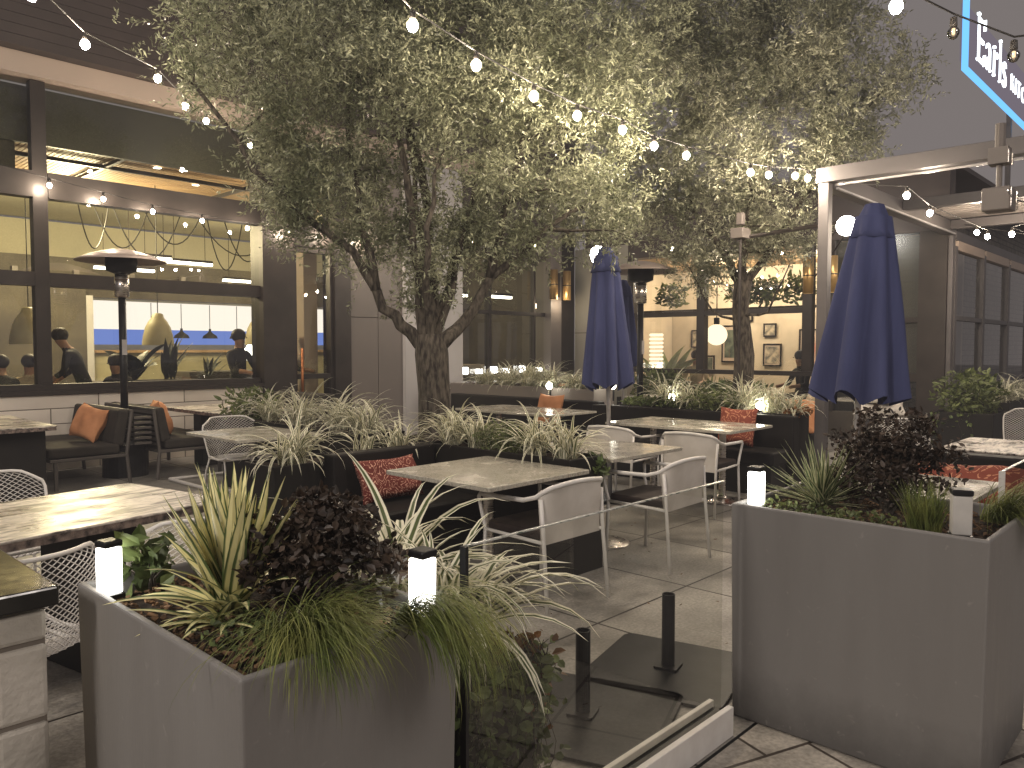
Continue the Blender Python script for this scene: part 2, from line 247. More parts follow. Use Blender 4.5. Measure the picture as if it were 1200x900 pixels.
# ------------------------------------------------------------------ mesh builder
class MB:
    def __init__(s): s.v = []; s.f = []; s.uv = {}; s.mi = []; s.cur = 0
    def add(s, vs, fs):
        o = len(s.v); s.v += [tuple(p) for p in vs]; s.f += [tuple(o + i for i in f) for f in fs]; s.mi += [s.cur] * len(fs); return o
    def box(s, x0, x1, y0, y1, z0, z1):
        s.add([(x0,y0,z0),(x1,y0,z0),(x1,y1,z0),(x0,y1,z0),(x0,y0,z1),(x1,y0,z1),(x1,y1,z1),(x0,y1,z1)],
              [(0,3,2,1),(4,5,6,7),(0,1,5,4),(1,2,6,5),(2,3,7,6),(3,0,4,7)]); return s
    def obox(s, c, size, mat=None, taper=1.):
        x, y, z = [a / 2 for a in size]; mat = mat or Matrix.Identity(3); c = Vector(c)
        vs = [c + mat @ Vector(p) for p in [(-x*taper,-y*taper,-z),(x*taper,-y*taper,-z),(x*taper,y*taper,-z),(-x*taper,y*taper,-z),(-x,-y,z),(x,-y,z),(x,y,z),(-x,y,z)]]
        s.add(vs, [(0,3,2,1),(4,5,6,7),(0,1,5,4),(1,2,6,5),(2,3,7,6),(3,0,4,7)]); return s
    def tube(s, pts, r, n=8, cap=True):
        pts = [Vector(p) for p in pts]; k = len(pts)
        rs = r if isinstance(r, (list, tuple)) else [r] * k
        t0 = (pts[1] - pts[0]).normalized(); up = Vector((0, 0, 1)) if abs(t0.z) < .9 else Vector((1, 0, 0))
        nx = t0.cross(up).normalized(); vs = []
        for i, p in enumerate(pts):
            t = (pts[min(i+1, k-1)] - pts[max(i-1, 0)]).normalized()
            nx = (nx - t * nx.dot(t)); nx = nx.normalized() if nx.length > 1e-6 else t.orthogonal().normalized()
            ny = t.cross(nx)
            vs += [p + (nx * cos(2*PI*j/n) + ny * sin(2*PI*j/n)) * rs[i] for j in range(n)]
        fs = [(i*n+j, i*n+(j+1)%n, (i+1)*n+(j+1)%n, (i+1)*n+j) for i in range(k-1) for j in range(n)]
        if cap: fs += [tuple(range(n))[::-1], tuple((k-1)*n + j for j in range(n))]
        s.add(vs, fs); return s
    def lathe(s, prof, c=(0,0,0), n=24, fl=0., nf=8, cap=False):
        vs = []
        for (r, z) in prof:
            for j in range(n):
                a = 2*PI*j/n; q = r * (1 + fl * cos(nf * a))
                vs.append((c[0] + q*cos(a), c[1] + q*sin(a), c[2] + z))
        k = len(prof)
        fs = [(i*n+j, i*n+(j+1)%n, (i+1)*n+(j+1)%n, (i+1)*n+j) for i in range(k-1) for j in range(n)]
        if cap: fs += [tuple(range(n))[::-1], tuple((k-1)*n + j for j in range(n))]
        s.add(vs, fs); return s
    def quad(s, a, b, c, d): s.add([a, b, c, d], [(0, 1, 2, 3)]); return s
    def sphere(s, c, r, n=12, m=8, sc=(1,1,1)):
        vs = [(c[0], c[1], c[2]-r*sc[2])]
        for i in range(1, m):
            a = -PI/2 + PI*i/m
            vs += [(c[0]+r*sc[0]*cos(a)*cos(2*PI*j/n), c[1]+r*sc[1]*cos(a)*sin(2*PI*j/n), c[2]+r*sc[2]*sin(a)) for j in range(n)]
        vs.append((c[0], c[1], c[2]+r*sc[2])); L = len(vs)-1
        fs = [(0, 1+(j+1)%n, 1+j) for j in range(n)]
        for i in range(m-2): fs += [(1+i*n+j, 1+i*n+(j+1)%n, 1+(i+1)*n+(j+1)%n, 1+(i+1)*n+j) for j in range(n)]
        fs += [(L, 1+(m-2)*n+j, 1+(m-2)*n+(j+1)%n) for j in range(n)]
        s.add(vs, fs); return s
    def blade(s, base, az, el, length, w, droop, n=7, fold=.25, tipw=.0, twist=0., root=.6):
        """a strap leaf: starts at elevation el, bends down by droop radians over its length"""
        p = Vector(base); h = Vector((cos(az), sin(az), 0)); side = Vector((-sin(az), cos(az), 0)); vs = []; o = len(s.v)
        ds = length / n
        for i in range(n+1):
            t = i / n; e = el - droop * t**1.3
            d = h * cos(e) + Vector((0,0,1)) * sin(e); nrm = h * -sin(e) + Vector((0,0,1)) * cos(e)
            ww = w * (root + (1-root) * min(1, t*4)) * (1 - max(0, (t-.35)/.65)**1.8 * (1-tipw)) * .5
            sd = side * cos(twist*t) + nrm * sin(twist*t)
            vs += [p - sd*ww + nrm*ww*fold, p, p + sd*ww + nrm*ww*fold]
            for k, u in enumerate((0., .5, 1.)): s.uv[o + i*3 + k] = (u, t)
            p = p + d * ds
        s.add(vs, [(3*i+k, 3*i+k+1, 3*i+k+4, 3*i+k+3) for i in range(n) for k in (0, 1)]); return s
    def build(s, name, mat, parent=None, smooth=False, bevel=0., off=None, seg=2, auto=True):
        me = bpy.data.meshes.new(name)
        if off is None and parent is not None and auto: off = WL.get(parent.name, (0,0,0))
        vs = s.v if off is None else [(p[0]-off[0], p[1]-off[1], p[2]-off[2]) for p in s.v]
        me.from_pydata(vs, [], s.f)
        for m in (mat if isinstance(mat, list) else [mat]): me.materials.append(m)
        if any(s.mi): me.polygons.foreach_set('material_index', s.mi)
        if s.uv:
            uvl = me.uv_layers.new(name='UVMap'); li = np.zeros(len(me.loops), dtype=np.int32); me.loops.foreach_get('vertex_index', li)
            arr = np.zeros((len(s.v), 2), dtype=np.float32)
            for k, q in s.uv.items(): arr[k] = q
            uvl.data.foreach_set('uv', arr[li].ravel())
        if smooth: me.polygons.foreach_set('use_smooth', [True] * len(me.polygons))
        me.update()
        o = bpy.data.objects.new(name, me); col.objects.link(o)
        if parent is not None: o.parent = parent; WL[o.name] = off if off is not None else (0,0,0)
        if bevel > 0:
            b = o.modifiers.new('bevel', 'BEVEL'); b.width = bevel; b.segments = seg; b.limit_method = 'ANGLE'
        return o
WL = {}
def tag(o, label=None, cat=None, group=None, kind=None):
    if label: o['label'] = label
    if cat: o['category'] = cat
    if group: o['group'] = group
    if kind: o['kind'] = kind
    return o
def thing(name, label, cat, loc=(0,0,0), rz=0., group=None, world=False):
    """Empty at the thing's base. world=True: its parts are given in world coordinates"""
    o = bpy.data.objects.new(name, None); o.empty_display_size = .1; col.objects.link(o); o.location = loc; o.rotation_euler = (0,0,rz)
    WL[o.name] = tuple(loc) if world else (0,0,0)
    return tag(o, label, cat, group)
def kids(o): return [c for c in bpy.data.objects if c.parent == o]
KC = {}
def copy_tree(o, parent=None):
    c = o.copy(); col.objects.link(c)
    if parent is not None: c.parent = parent
    for ch in kids(o): copy_tree(ch, c)
    return c
def dup(o, loc, rz, label, cat=None, name=None):
    c = copy_tree(o); c.location = loc; c.rotation_euler = (0,0,rz); c['label'] = label
    if cat: c['category'] = cat
    return c
def struct(o, name=None): o['kind'] = 'structure'; return o
def rot3(rx=0, ry=0, rz=0): return Matrix.Rotation(rz, 3, 'Z') @ Matrix.Rotation(ry, 3, 'Y') @ Matrix.Rotation(rx, 3, 'X')

# ------------------------------------------------------------------ world, camera
w = bpy.data.worlds.new('World'); scene.world = w; w.use_nodes = True
nt = w.node_tree; bg = nt.nodes['Background']; bg.inputs[0].default_value = (.205, .180, .172, 1); bg.inputs[1].default_value = 1.
# night mist: a thin haze filling the air, its scattered light put in as emission
HZ = .007; va = nt.nodes.new('ShaderNodeVolumeAbsorption'); va.inputs[0].default_value = (0, 0, 0, 1); va.inputs[1].default_value = HZ
ve = nt.nodes.new('ShaderNodeEmission'); ve.inputs[0].default_value = (.200, .176, .170, 1); ve.inputs[1].default_value = HZ
vs_ = nt.nodes.new('ShaderNodeAddShader'); nt.links.new(va.outputs[0], vs_.inputs[0]); nt.links.new(ve.outputs[0], vs_.inputs[1]); nt.links.new(vs_.outputs[0], nt.nodes['World Output'].inputs['Volume'])
cam = bpy.data.cameras.new('camera'); camo = bpy.data.objects.new('camera', cam); col.objects.link(camo)
camo.location = (0, 0, 1.5); camo.rotation_euler = (rad(90) - math.atan(42/915), 0, rad(43.4 - 90))
cam.sensor_width = 36; cam.lens = 36 * 915 / 1200; cam.clip_end = 400; cam.clip_start = .05
scene.camera = camo
scene.view_settings.view_transform = 'Standard'; scene.view_settings.look = 'None'; scene.view_settings.exposure = 0

# ------------------------------------------------------------------ ground
m = MB(); m.box(-60, 80, -60, 80, -.3, -.012); struct(m.build('ground', MT['asphalt']))
m = MB(); m.quad((-1.2, 1.40, 0), (26, 1.40, 0), (26, 10.65, 0), (-1.2, 10.65, 0)); struct(m.build('patio_floor', MT['patio']))
m = MB(); m.quad((-8, -8, -.004), (26, -8, -.004), (26, 1.39, -.004), (-8, 1.39, -.004)); struct(m.build('pavement', MT['street']))

# ------------------------------------------------------------------ building
B = thing('restaurant_building', 'dark framed restaurant building with tall lit windows around the patio', 'building', (2, 10.65, 0), world=True)
YF = 10.65; XG = 13.2
def bx(name, mat, b, parent=B, bevel=0., label=None):
    m = MB(); m.box(*b); o = m.build(name, MT[mat], parent, bevel=bevel)
    if label: o['label'] = label
    return o
# left facade
m = MB()
rows = [(.0, .185), (.19, .375), (.38, .565), (.57, .755), (.76, .93)]
for r, (z0, z1) in enumerate(rows):
    x = -3.0 + (.55 if r % 2 else 0)
    while x < 6.18:
        m.box(x + .004, min(x + 1.09, 6.19), YF, YF + .06, z0 + .003, z1 - .003); x += 1.10
tw = m.build('tile_wall', MT['tile'], B, bevel=.003)
bx('wall', 'grout', (-3, 6.2, YF + .012, YF + .3, 0, .93), label='grouted base behind the tiles')
bx('sill', 'frame', (-3, 6.22, YF - .05, YF + .2, .932, .985))
bx('window_bottom_rail', 'frame', (-3, 5.86, YF + .01, YF + .15, .987, 1.06))
for a, b in ((-.1, .1), (2.92, 3.08)): bx('mullion', 'frame', (a, b, YF + .012, YF + .16, 1.061, 4.70))
for (a, b) in ((-3, -.102), (.102, 2.918), (3.082, 5.868)):
    bx('window_rail', 'frame', (a, b, YF + .014, YF + .16, 2.25, 2.42))
    bx('transom', 'frame', (a, b, YF - .02, YF + .16, 3.31, 3.62))
    for (z0, z1) in ((1.061, 2.249), (2.421, 3.309), (3.621, 4.70)):
        wdw = MB(); wdw.quad((a, YF + .06, z0), (b, YF + .06, z0), (b, YF + .06, z1), (a, YF + .06, z1)); wdw.build('window_pane', MT['glass'], B)
bx('pilaster', 'frame', (5.87, 6.40, YF - .06, YF + .3, .0, 4.70))
# door
D_ = MB(); D_.box(6.402, 6.46, YF, YF + .12, 0, 3.06); D_.box(7.06, 7.118, YF, YF + .12, 0, 3.06); D_.box(6.462, 7.058, YF, YF + .12, 0, .22); D_.box(6.462, 7.058, YF, YF + .12, 1.02, 1.10); D_.box(6.462, 7.058, YF, YF + .12, 2.98, 3.06)
door = D_.build('door', MT['frame'], B)
m = MB(); m.quad((6.46, YF+.06, .22), (7.06, YF+.06, .22), (7.06, YF+.06, 2.98), (6.46, YF+.06, 2.98)); m.build('pane', MT['glass'], door)
copper = M('copper_handle', (.50, .20, .08), .35, metal=.8)
m = MB(); m.tube([(6.50, YF-.07, .55), (6.50, YF-.07, 1.5)], .022); m.tube([(6.50, YF-.07, .65), (6.50, YF+.01, .65)], .01); m.tube([(6.50, YF-.07, 1.4), (6.50, YF+.01, 1.4)], .01); m.build('handle', copper, door, smooth=True)
bx('transom', 'frame', (6.402, 7.118, YF - .02, YF + .16, 3.062, 3.40))
m = MB(); m.quad((6.40, YF+.06, 3.4), (7.12, YF+.06, 3.4), (7.12, YF+.06, 4.7), (6.40, YF+.06, 4.7)); m.build('window_pane', MT['glass'], B)
bx('pilaster', 'frame', (7.12, 7.42, YF - .05, YF + .3, 0, 4.70))
m = MB()
for (a, b) in ((7.424, 7.975), (7.985, 8.496)):
    for (z0, z1) in ((0, 2.0), (2.01, 4.0), (4.01, 4.70)): m.box(a, b, YF - .02, YF + .3, z0, z1)
m.build('wall', MT['panelgrey'], B, bevel=.004)
bx('wall', 'panellight', (8.50, 9.84, YF - .10, YF + .3, 0, 4.70), label='pale wall panel beside the window')
# second window
bx('wall', 'greige', (9.842, 13.2, YF + .02, YF + .3, 0, .94), label='low pale wall under the lantern sill')
bx('sill', 'frame', (9.842, 12.59, YF - .06, YF + .2, .942, 1.0))
for a, b in ((9.842, 9.92), (10.63, 10.70), (11.93, 11.98)): bx('mullion', 'frame', (a, b, YF + .012, YF + .14, 1.002, 3.30))
for a, b in ((9.922, 10.628), (10.702, 11.928), (11.982, 12.28)):
    bx('window_rail', 'frame', (a, b, YF + .014, YF + .14, 2.16, 2.23))
    m = MB(); m.quad((a, YF+.06, 1.0), (b, YF+.06, 1.0), (b, YF+.06, 3.3), (a, YF+.06, 3.3)); m.build('window_pane', MT['glass'], B)
bx('pilaster', 'panelgrey', (12.282, 12.62, YF - .14, YF + .3, .945, 4.70))
bx('pilaster', 'frame', (12.622, 13.195, YF - .02, YF + .3, .945, 4.70))
bx('wall', 'parapet', (9.842, 12.28, YF, YF + .3, 3.302, 4.70))
# above
bx('fascia', 'fascia', (-3, 13.19, YF - .12, YF + .3, 4.71, 4.96), label='pale beige fascia band above the tall windows')
m = MB(); z = 4.965
while z < 8: m.box(-3, 13.19, YF - .30, YF + .3, z, z + .115); m.box(-3, 13.19, YF - .285, YF + .3, z + .115, z + .12); z += .12
m.build('parapet', MT['parapet'], B)
# gallery wing (plane X = 13.2)
def gx(name, mat, y0, y1, z0, z1, dx=0., th=.3, label=None): return bx(name, mat, (XG - dx, XG + th, y0, y1, z0, z1), label=label)
gx('wall', 'greige', 9.25, 10.62, 0, 3.6, label='plain greige wall with a fine joint')
m = MB(); m.box(XG - .003, XG, 9.25, 10.62, 1.82, 1.832); m.build('wall_joint', MT['frame'], B)
gx('sill', 'frame', 5.26, 9.24, 1.02, 1.10, .03, .15)
gx('wall', 'darkwall', 3.40, 9.24, 0, .45)
for y0, y1 in ((9.10, 9.245), (7.50, 7.66), (5.46, 5.62)): gx('mullion', 'frame', y0, y1, .452 if y0 < 5.3 else 1.102, 3.30, .01, .15)
for y0, y1 in ((7.662, 9.098), (5.622, 7.498)):
    gx('window_rail', 'frame', y0, y1, 2.11, 2.20, 0, .14)
    for (z0, z1) in ((.452, 1.018), (1.102, 2.108), (2.202, 3.30)):
        m = MB(); m.quad((XG+.06, y0, z0), (XG+.06, y1, z0), (XG+.06, y1, z1), (XG+.06, y0, z1)); m.build('window_pane', MT['glass'], B)
for (z0, z1) in ((.452, 1.018), (1.102, 2.108), (2.202, 3.30)):
    m = MB(); m.quad((XG+.06, 5.262, z0), (XG+.06, 5.458, z0), (XG+.06, 5.458, z1), (XG+.06, 5.262, z1)); m.build('window_pane', MT['glass'], B)
gx('pilaster', 'frame', 5.08, 5.258, 0.452, 3.3, .02)
gx('window_rail', 'frame', 3.78, 5.078, .98, 1.10, .02, .15); gx('window_rail', 'frame', 3.78, 5.078, 1.90, 1.98, .01, .14)
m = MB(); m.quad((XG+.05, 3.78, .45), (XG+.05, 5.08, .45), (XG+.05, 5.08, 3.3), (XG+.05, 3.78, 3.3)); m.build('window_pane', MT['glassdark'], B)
m = MB()
for k in range(24): m.box(XG + .10 + .008*(k%2), XG + .12 + .008*(k%2), 3.79, 5.07, 1.105 + k*.09, 1.193 + k*.09)
m.build('roller_shade', MT['shade'], B)
gx('pilaster', 'frame', 3.38, 3.775, 0, 3.30, .05)
gx('wall', 'parapet', 3.38, 9.24, 3.302, 4.28, .0)
gx('wall', 'parapet', 9.25, 10.34, 3.602, 4.28, .0)
bx('roof', 'parapet', (13.1, 24, 3.2, 10.6, 4.282, 4.36)) if False else bx('roof', 'parapet', (13.15, 24, 3.34, 10.34, 4.284, 4.36))
# glazed enclosure wall receding to the right
xs = [13.30, 15.05, 16.9, 18.9, 21, 23.2]
for i, x in enumerate(xs):
    bx('mullion', 'soffit', (x, x + .12, 3.30, 3.42, .0, 3.05))
    if i < len(xs)-1:
        a, b = x + .122, xs[i+1] - .002
        bx('header', 'fascia', (a, b, 3.30, 3.42, 3.0, 3.14)); bx('window_rail', 'soffit', (a, b, 3.31, 3.41, 1.93, 2.0)); bx('window_rail', 'soffit', (a, b, 3.31, 3.41, .92, 1.0))
        for (z0, z1) in ((.02, .918), (1.002, 1.928), (2.002, 2.998)):
            m = MB(); m.quad((a, 3.36, z0), (b, 3.36, z0), (b, 3.36, z1), (a, 3.36, z1)); m.build('window_pane', MT['screen'], B)
bx('brick_reflection_wall', 'brick', (13.6, 44, 4.3, 4.4, 0, 4.28), label='pale brick wall added behind the glazed side in place of a reflection')  # added wall, stands in for brick reflected in the panes
# interior shell of the dining room
bx('ceiling', 'olivewall', (-3, 13.1, 11.0, 19.5, 4.35, 4.45))
bx('bulkhead', 'darkgreen', (-3, 13.1, 10.99, 11.06, 4.02, 4.70)); bx('interior_wall', 'darkwall', (-3, 2.85, 11.07, 11.12, 3.62, 4.3)); bx('interior_wall', 'darkwall', (13.0, 13.1, 11.0, 19.3, 0, 4.3)); bx('interior_wall', 'darkwall', (8.6, 8.7, 11.1, 12.6, 0, 4.0)); bx('booth_divider', 'darkwall', (10.2, 12.6, 14.6, 14.7, 0, 2.9)); bx('booth_divider', 'fascia', (10.6, 11.9, 11.9, 12.6, 0, 1.15))
m = MB()
x = -2.5
while x < 9.0:
    m.box(x, x + .05, 11.1, 14.2, 4.22, 4.27); x += .065
m.build('slatted_ceiling', MT['wood'], B)
m = MB()
for x in (2.1, 4.3, 6.5, 8.7): m.box(x, x + .05, 11.0, 14.3, 4.14, 4.19)
for y in (12.3, 14.25): m.box(-2, 9, y, y + .05, 4.13, 4.185)
m.build('ceiling_frame', MT['frame'], B)
bx('interior_floor', 'darkwall', (-3, 13.1, 11.0, 19.5, -.01, .004))
bx('interior_wall', 'olivewall', (-3, 13.1, 19.4, 19.5, 0, 4.3))
bx('bulkhead', 'darkwall', (-3, 13.0, 17.6, 17.9, 2.56, 3.35))
m = MB(); x = 0
while x < 12.8: m.box(x, x + .10, 17.5, 17.599, 2.8, 3.1); x += 1.1
m.build('bulkhead_speaker', MT['panelgrey'], B)
bx('interior_wall', 'darkwall', (-3, 5.55, 17.0, 17.1, 0, 2.9))
bx('interior_wall', 'panellight', (5.552, 5.68, 17.0, 17.5, 0, 2.56))
bx('interior_wall', 'cream', (-3, 13.1, 19.2, 19.3, 0, 1.2))
bx('kitchen_wall', 'kitchenwhite', (5.7, 12.9, 18.4, 18.45, 1.92, 2.55), label='white kitchen wall behind the pass, its lit look put in as emission')
bx('kitchen_wall', 'kitchenblue', (5.7, 12.9, 18.35, 18.4, 1.58, 1.92), label='blue lit band of the kitchen pass')
bx('kitchen_counter', 'pendant', (5.7, 12.9, 17.4, 18.2, 0, 1.40)); bx('kitchen_counter', 'wood', (5.7, 12.9, 17.3, 18.25, 1.403, 1.46))
bx('interior_column', 'fascia', (6.86, 7.11, 11.1, 11.35, 0, 4.3), label='beige column just inside the door')
m = MB(); m.box(4.2, 5.7, 12.2, 12.9, 0, 1.0); m.box(6.1, 7.6, 13.6, 14.2, 0, 1.08); m.build('booth_divider', MT['darkwall'], B, bevel=.01)
m = MB(); m.quad((4.3, 12.1, 1.0), (6.6, 12.1, 1.0), (6.6, 12.1, 1.32), (4.3, 12.1, 1.32)); m.build('glass_divider', MT['screen'], B)
# interior of the gallery room
bx('interior_wall', 'cream', (16.6, 16.7, 4.0, 10.9, 0, 3.5), label='warm cream wall hung with framed pictures')
bx('ceiling', 'wood', (13.52, 16.6, 4.0, 10.2, 3.32, 3.4)); bx('interior_floor', 'darkwall', (13.52, 16.6, 3.5, 10.9, 0, .01))
bx('interior_wall', 'cream', (13.52, 16.59, 10.3, 10.36, 0, 3.3))
bx('interior_wall', 'darkwall', (13.55, 16.59, 5.14, 5.18, 0, 3.3))

# pictures
pics = [(8.75, 1.72, .34, .42, 'paper'), (8.55, 1.12, .4, .42, 'darkart'), (8.0, 1.6, .6, .85, 'darkart'), (7.3, 1.9, .3, .3, 'paper'), (7.25, 1.35, .42, .5, 'paper'),
        (6.55, 1.5, .52, .82, 'pinkart'), (6.0, 1.95, .3, .38, 'paper'), (5.92, 1.35, .5, .62, 'paper'), (5.62, 2.08, .18, .24, 'paper'), (5.4, 1.55, .3, .6, 'darkart'), (7.75, 2.25, .3, .3, 'paper')]
plab = ['small framed typographic print on the cream wall, far left', 'low dark framed picture under the typographic print', 'largest dark framed picture on the cream wall', 'square framed print beside the globe lamp',
        'framed drawing low beside the globe lamp', 'pink framed print just right of the patio tree trunk', 'small black framed print right of the pink print', 'large framed drawing below the small black framed print', 'smallest pale print near the window edge', 'tall dark framed picture at the right end of the wall', 'small print high above the largest picture']
for k, (y, z, wd, h, mt) in enumerate(pics):
    y = 5.3 + (y - 5.3) * 1.24
    t = thing('framed_picture', plab[k], 'picture', (16.55, y, z), group='pictures on the gallery wall')
    m = MB(); m.box(0, .03, -wd/2, wd/2, -h/2, -h/2+.03); m.box(0, .03, -wd/2, wd/2, h/2-.03, h/2); m.box(0, .03, -wd/2, -wd/2+.03, -h/2+.03, h/2-.03); m.box(0, .03, wd/2-.03, wd/2, -h/2+.03, h/2-.03); m.build('frame', MT['black'], t)
    m = MB(); m.box(.012, .02, -wd/2+.03, wd/2-.03, -h/2+.03, h/2-.03); m.build('mat', MT['fascia'], t)
    m = MB(); q = .25; m.box(.006, .0115, -wd/2*(1-q), wd/2*(1-q), -h/2*(1-q), h/2*(1-q)); m.build('print', MT[mt], t)

# ------------------------------------------------------------------ lamps inside
def tube_light(c, L, ang, label):
    t = thing('tube_light', label, 'ceiling light', c, ang, 'tube lights in the dining room')
    m = MB(); m.box(-L/2, L/2, -.05, .05, -.05, 0); m.build('diffuser', MT['tube'], t)
    m = MB(); m.box(-L/2, L/2, -.06, .06, .003, .05); m.tube([(-L*.35,0,.05), (-L*.35,0,1.0)], .006, 5); m.tube([(L*.35,0,.05), (L*.35,0,1.0)], .006, 5); m.build('housing', MT['frame'], t)
tl = [((6.0, 15.1, 3.22), .9), ((7.0, 15.5, 3.22), .9), ((5.9, 15.9, 3.05), 1.1), ((8.2, 15.7, 2.95), .8), ((7.95, 12.9, 2.95), .35), ((7.5, 12.4, 2.55), .3), ((10.9, 11.75, 2.60), .3), ((12.0, 11.75, 2.62), .75)]
for i, (c, L) in enumerate(tl):
    tube_light(c, L, 0, ['tube light right above the heater dome in the dining window', 'tube light right of the heater, middle of the dining window', 'lowest long tube light behind the heater dome', 'tube light at the right end of the dining window', 'upper small tube light seen through the door glass', 'lower small tube light seen through the door glass', 'short tube light in the left pane of the lantern window', 'long tube light in the wide pane of the lantern window'][i])
def pendant(c, sc, label, cone=False):
    t = thing('pendant_lamp', label, 'pendant lamp', c, group='pendant lamps in the restaurant')
    m = MB()
    prof = [(.255, 0), (.25, .05), (.235, .16), (.20, .30), (.15, .40), (.10, .46), (.085, .52), (.05, .54)] if not cone else [(.14, 0), (.12, .05), (.05, .10), (.025, .13), (.02, .18)]
    m.lathe([(r*sc, z*sc) for r, z in prof], n=24); m.build('lamp_shade', MT['black' if cone else 'pendant'], t, smooth=True)
    m = MB(); m.tube([(0,0,prof[-1][1]*sc), (0,0, 4.3 - c[2] if not cone else .75)], .008, 5); m.build('cord', MT['cable'], t)
    m = MB(); m.sphere((0,0,.08*sc), .05*sc, 8, 6); m.build('bulb', MT['globe'], t)
pendant((3.62, 13.6, 1.56), 1.05, 'large cream bell pendant behind the window mullion at far left')
pendant((5.50, 13.44, 1.55), 1.0, 'large cream bell pendant above the dark palm in the window')
pendant((7.22, 13.2, 1.56), 1.0, 'large cream bell pendant at the right edge of the dining window')
for i, x in enumerate((6.9, 7.55, 8.2, 8.85, 9.5, 10.1)):
    pendant((x, 17.2, 1.72), 1.2, ['first', 'second', 'third', 'fourth', 'fifth', 'sixth'][i] + ' small black cone pendant from the left along the kitchen pass', True)
t = thing('globe_lamp', 'glowing round globe lamp hanging in the gallery window', 'globe lamp', (13.8, 7.57, 1.76)); m = MB(); m.sphere((0,0,0), .205, 24, 16); m.build('glass_globe', MT['globe'], t, smooth=True)
m = MB(); m.lathe([(.05, .20), (.055, .22), (.055, .33), (.01, .34), (.008, 1.5)], n=12); m.build('stem', MT['black'], t)
t = thing('globe_lamp', 'cluster of bright white globes over the dining bar', 'globe lamp', (8.0, 14.9, 1.42)); m = MB()
for dx, dz in ((-.12, -.04), (.1, .12), (.0, .06)): m.sphere((dx, dx*.4, dz), .13, 14, 10)
m.build('glass_globe', MT['lampwhite'], t, smooth=True); m = MB(); m.tube([(0,0,.15), (0,0,2.9)], .01, 5); m.build('cord', MT['cable'], t)
# hanging cable swags
m = MB()
for (x0, x1, d) in ((4.5, 5.2, 1.0), (4.7, 5.9, .95), (5.0, 6.5, 1.1), (5.5, 6.9, .8), (6.7, 7.7, 1.2), (7.0, 8.3, 1.0), (6.4, 8.6, .9)):
    m.tube([(x0+(x1-x0)*t/14., 14.2 + .4*t/14., 4.2 - d*4*(t/14.)*(1-t/14.)) for t in range(15)], .012, 5)
tag(m.build('cable_swag', MT['cable']), 'black cables swagged in loops under the dining room ceiling', 'cable')
t = thing('downlight', 'pair of small recessed downlights in the slatted ceiling', 'downlight', (5.3, 11.9, 4.2)); m = MB()
for x, y in ((0,0), (-.35, .1), (-2.6, .3), (.6, .9)): m.lathe([(.001, 0), (.06, -.002)], (x, y, 0), 12)
m.build('lens', MT['tube'], t)

# area/point lights standing for the lit rooms (their lit downlights), plus added fill at door and enclosure
def plight(name, loc, e, c=(1,.8,.55), r=.15):
    l = bpy.data.lights.new(name, 'POINT'); l.energy = e; l.color = c; l.shadow_soft_size = r
    o = bpy.data.objects.new(name, l); o.location = loc; col.objects.link(o); return o
plight('dining_light', (4.6, 14.5, 3.6), 800, (1,.82,.5), .4)
plight('dining_light', (9.0, 15.5, 3.4), 260, (1,.82,.5), .4)
plight('gallery_light', (15.4, 8.4, 3.0), 210, (1,.83,.62), .3)
plight('gallery_light', (15.4, 6.2, 3.0), 190, (1,.83,.62), .3)
plight('door_fill', (6.9, 11.9, 3.4), 75, (1,.82,.55), .1)  # added fill to brighten the column inside the door
plight('enclosure_fill', (15.5, 4.6, 3.4), 40, (1,.85,.65), .3)  # added fill for the brick behind the glazed side
# street lighting behind the camera
plight('street_light', (-6.0, 1.6, 5.6), 1750, (1,.90,.80), .9)
plight('street_light', (3.0, -7.0, 7.0), 1150, (1,.90,.82), .9)
scene.cycles.max_bounces = 7; scene.cycles.volume_bounces = 0; scene.cycles.diffuse_bounces = 3; scene.cycles.glossy_bounces = 3; scene.cycles.transparent_max_bounces = 12

# ------------------------------------------------------------------ patio furniture
def pillow(name, label, loc, rz, tilt, wd, h, mat, th=.075, group='scatter pillows on the benches', roll=0.):
    """lies against a backrest; local x = width, z = height, leans back by tilt towards +y"""
    m = MB(); N = 14; vs = []; R = rot3(-tilt, 0, 0) @ rot3(0, roll, 0)
    for sgn in (1, -1):
        for i in range(N+1):
            for j in range(N+1):
                u, v = i/N*2-1, j/N*2-1
                pinch = 1 - .10*(1-abs(u)**2)*abs(v)**6*1. - .0
                bx_ = u*wd/2*(1 - .09*(1-v*v)*abs(u)**8); bz = v*h/2*(1 - .12*(1-u*u)*abs(v)**8)
                t = (max(0,(1-u**4)*(1-v**4)))**.5*th
                t *= 1 + .22*noise.noise(Vector((u*2.3+loc[0]*3, v*2.3, sgn+loc[1]*5)))
                p = Vector((bx_, sgn*t + .02*noise.noise(Vector((u*1.5, v*1.5, loc[1]*7)))*1.5, bz))
                vs.append(R @ p + Vector((0, 0, h/2)))
    n1 = N+1; fs = []
    for i in range(N):
        for j in range(N):
            a = i*n1+j; fs.append((a, a+1, a+n1+1, a+n1)); b = a + n1*n1; fs.append((b, b+n1, b+n1+1, b+1))
    m.add(vs, fs)
    o = m.build(name, MT[mat], smooth=True, auto=False); o.location = loc; o.rotation_euler = (0,0,rz)
    return tag(o, label, 'pillow', group)

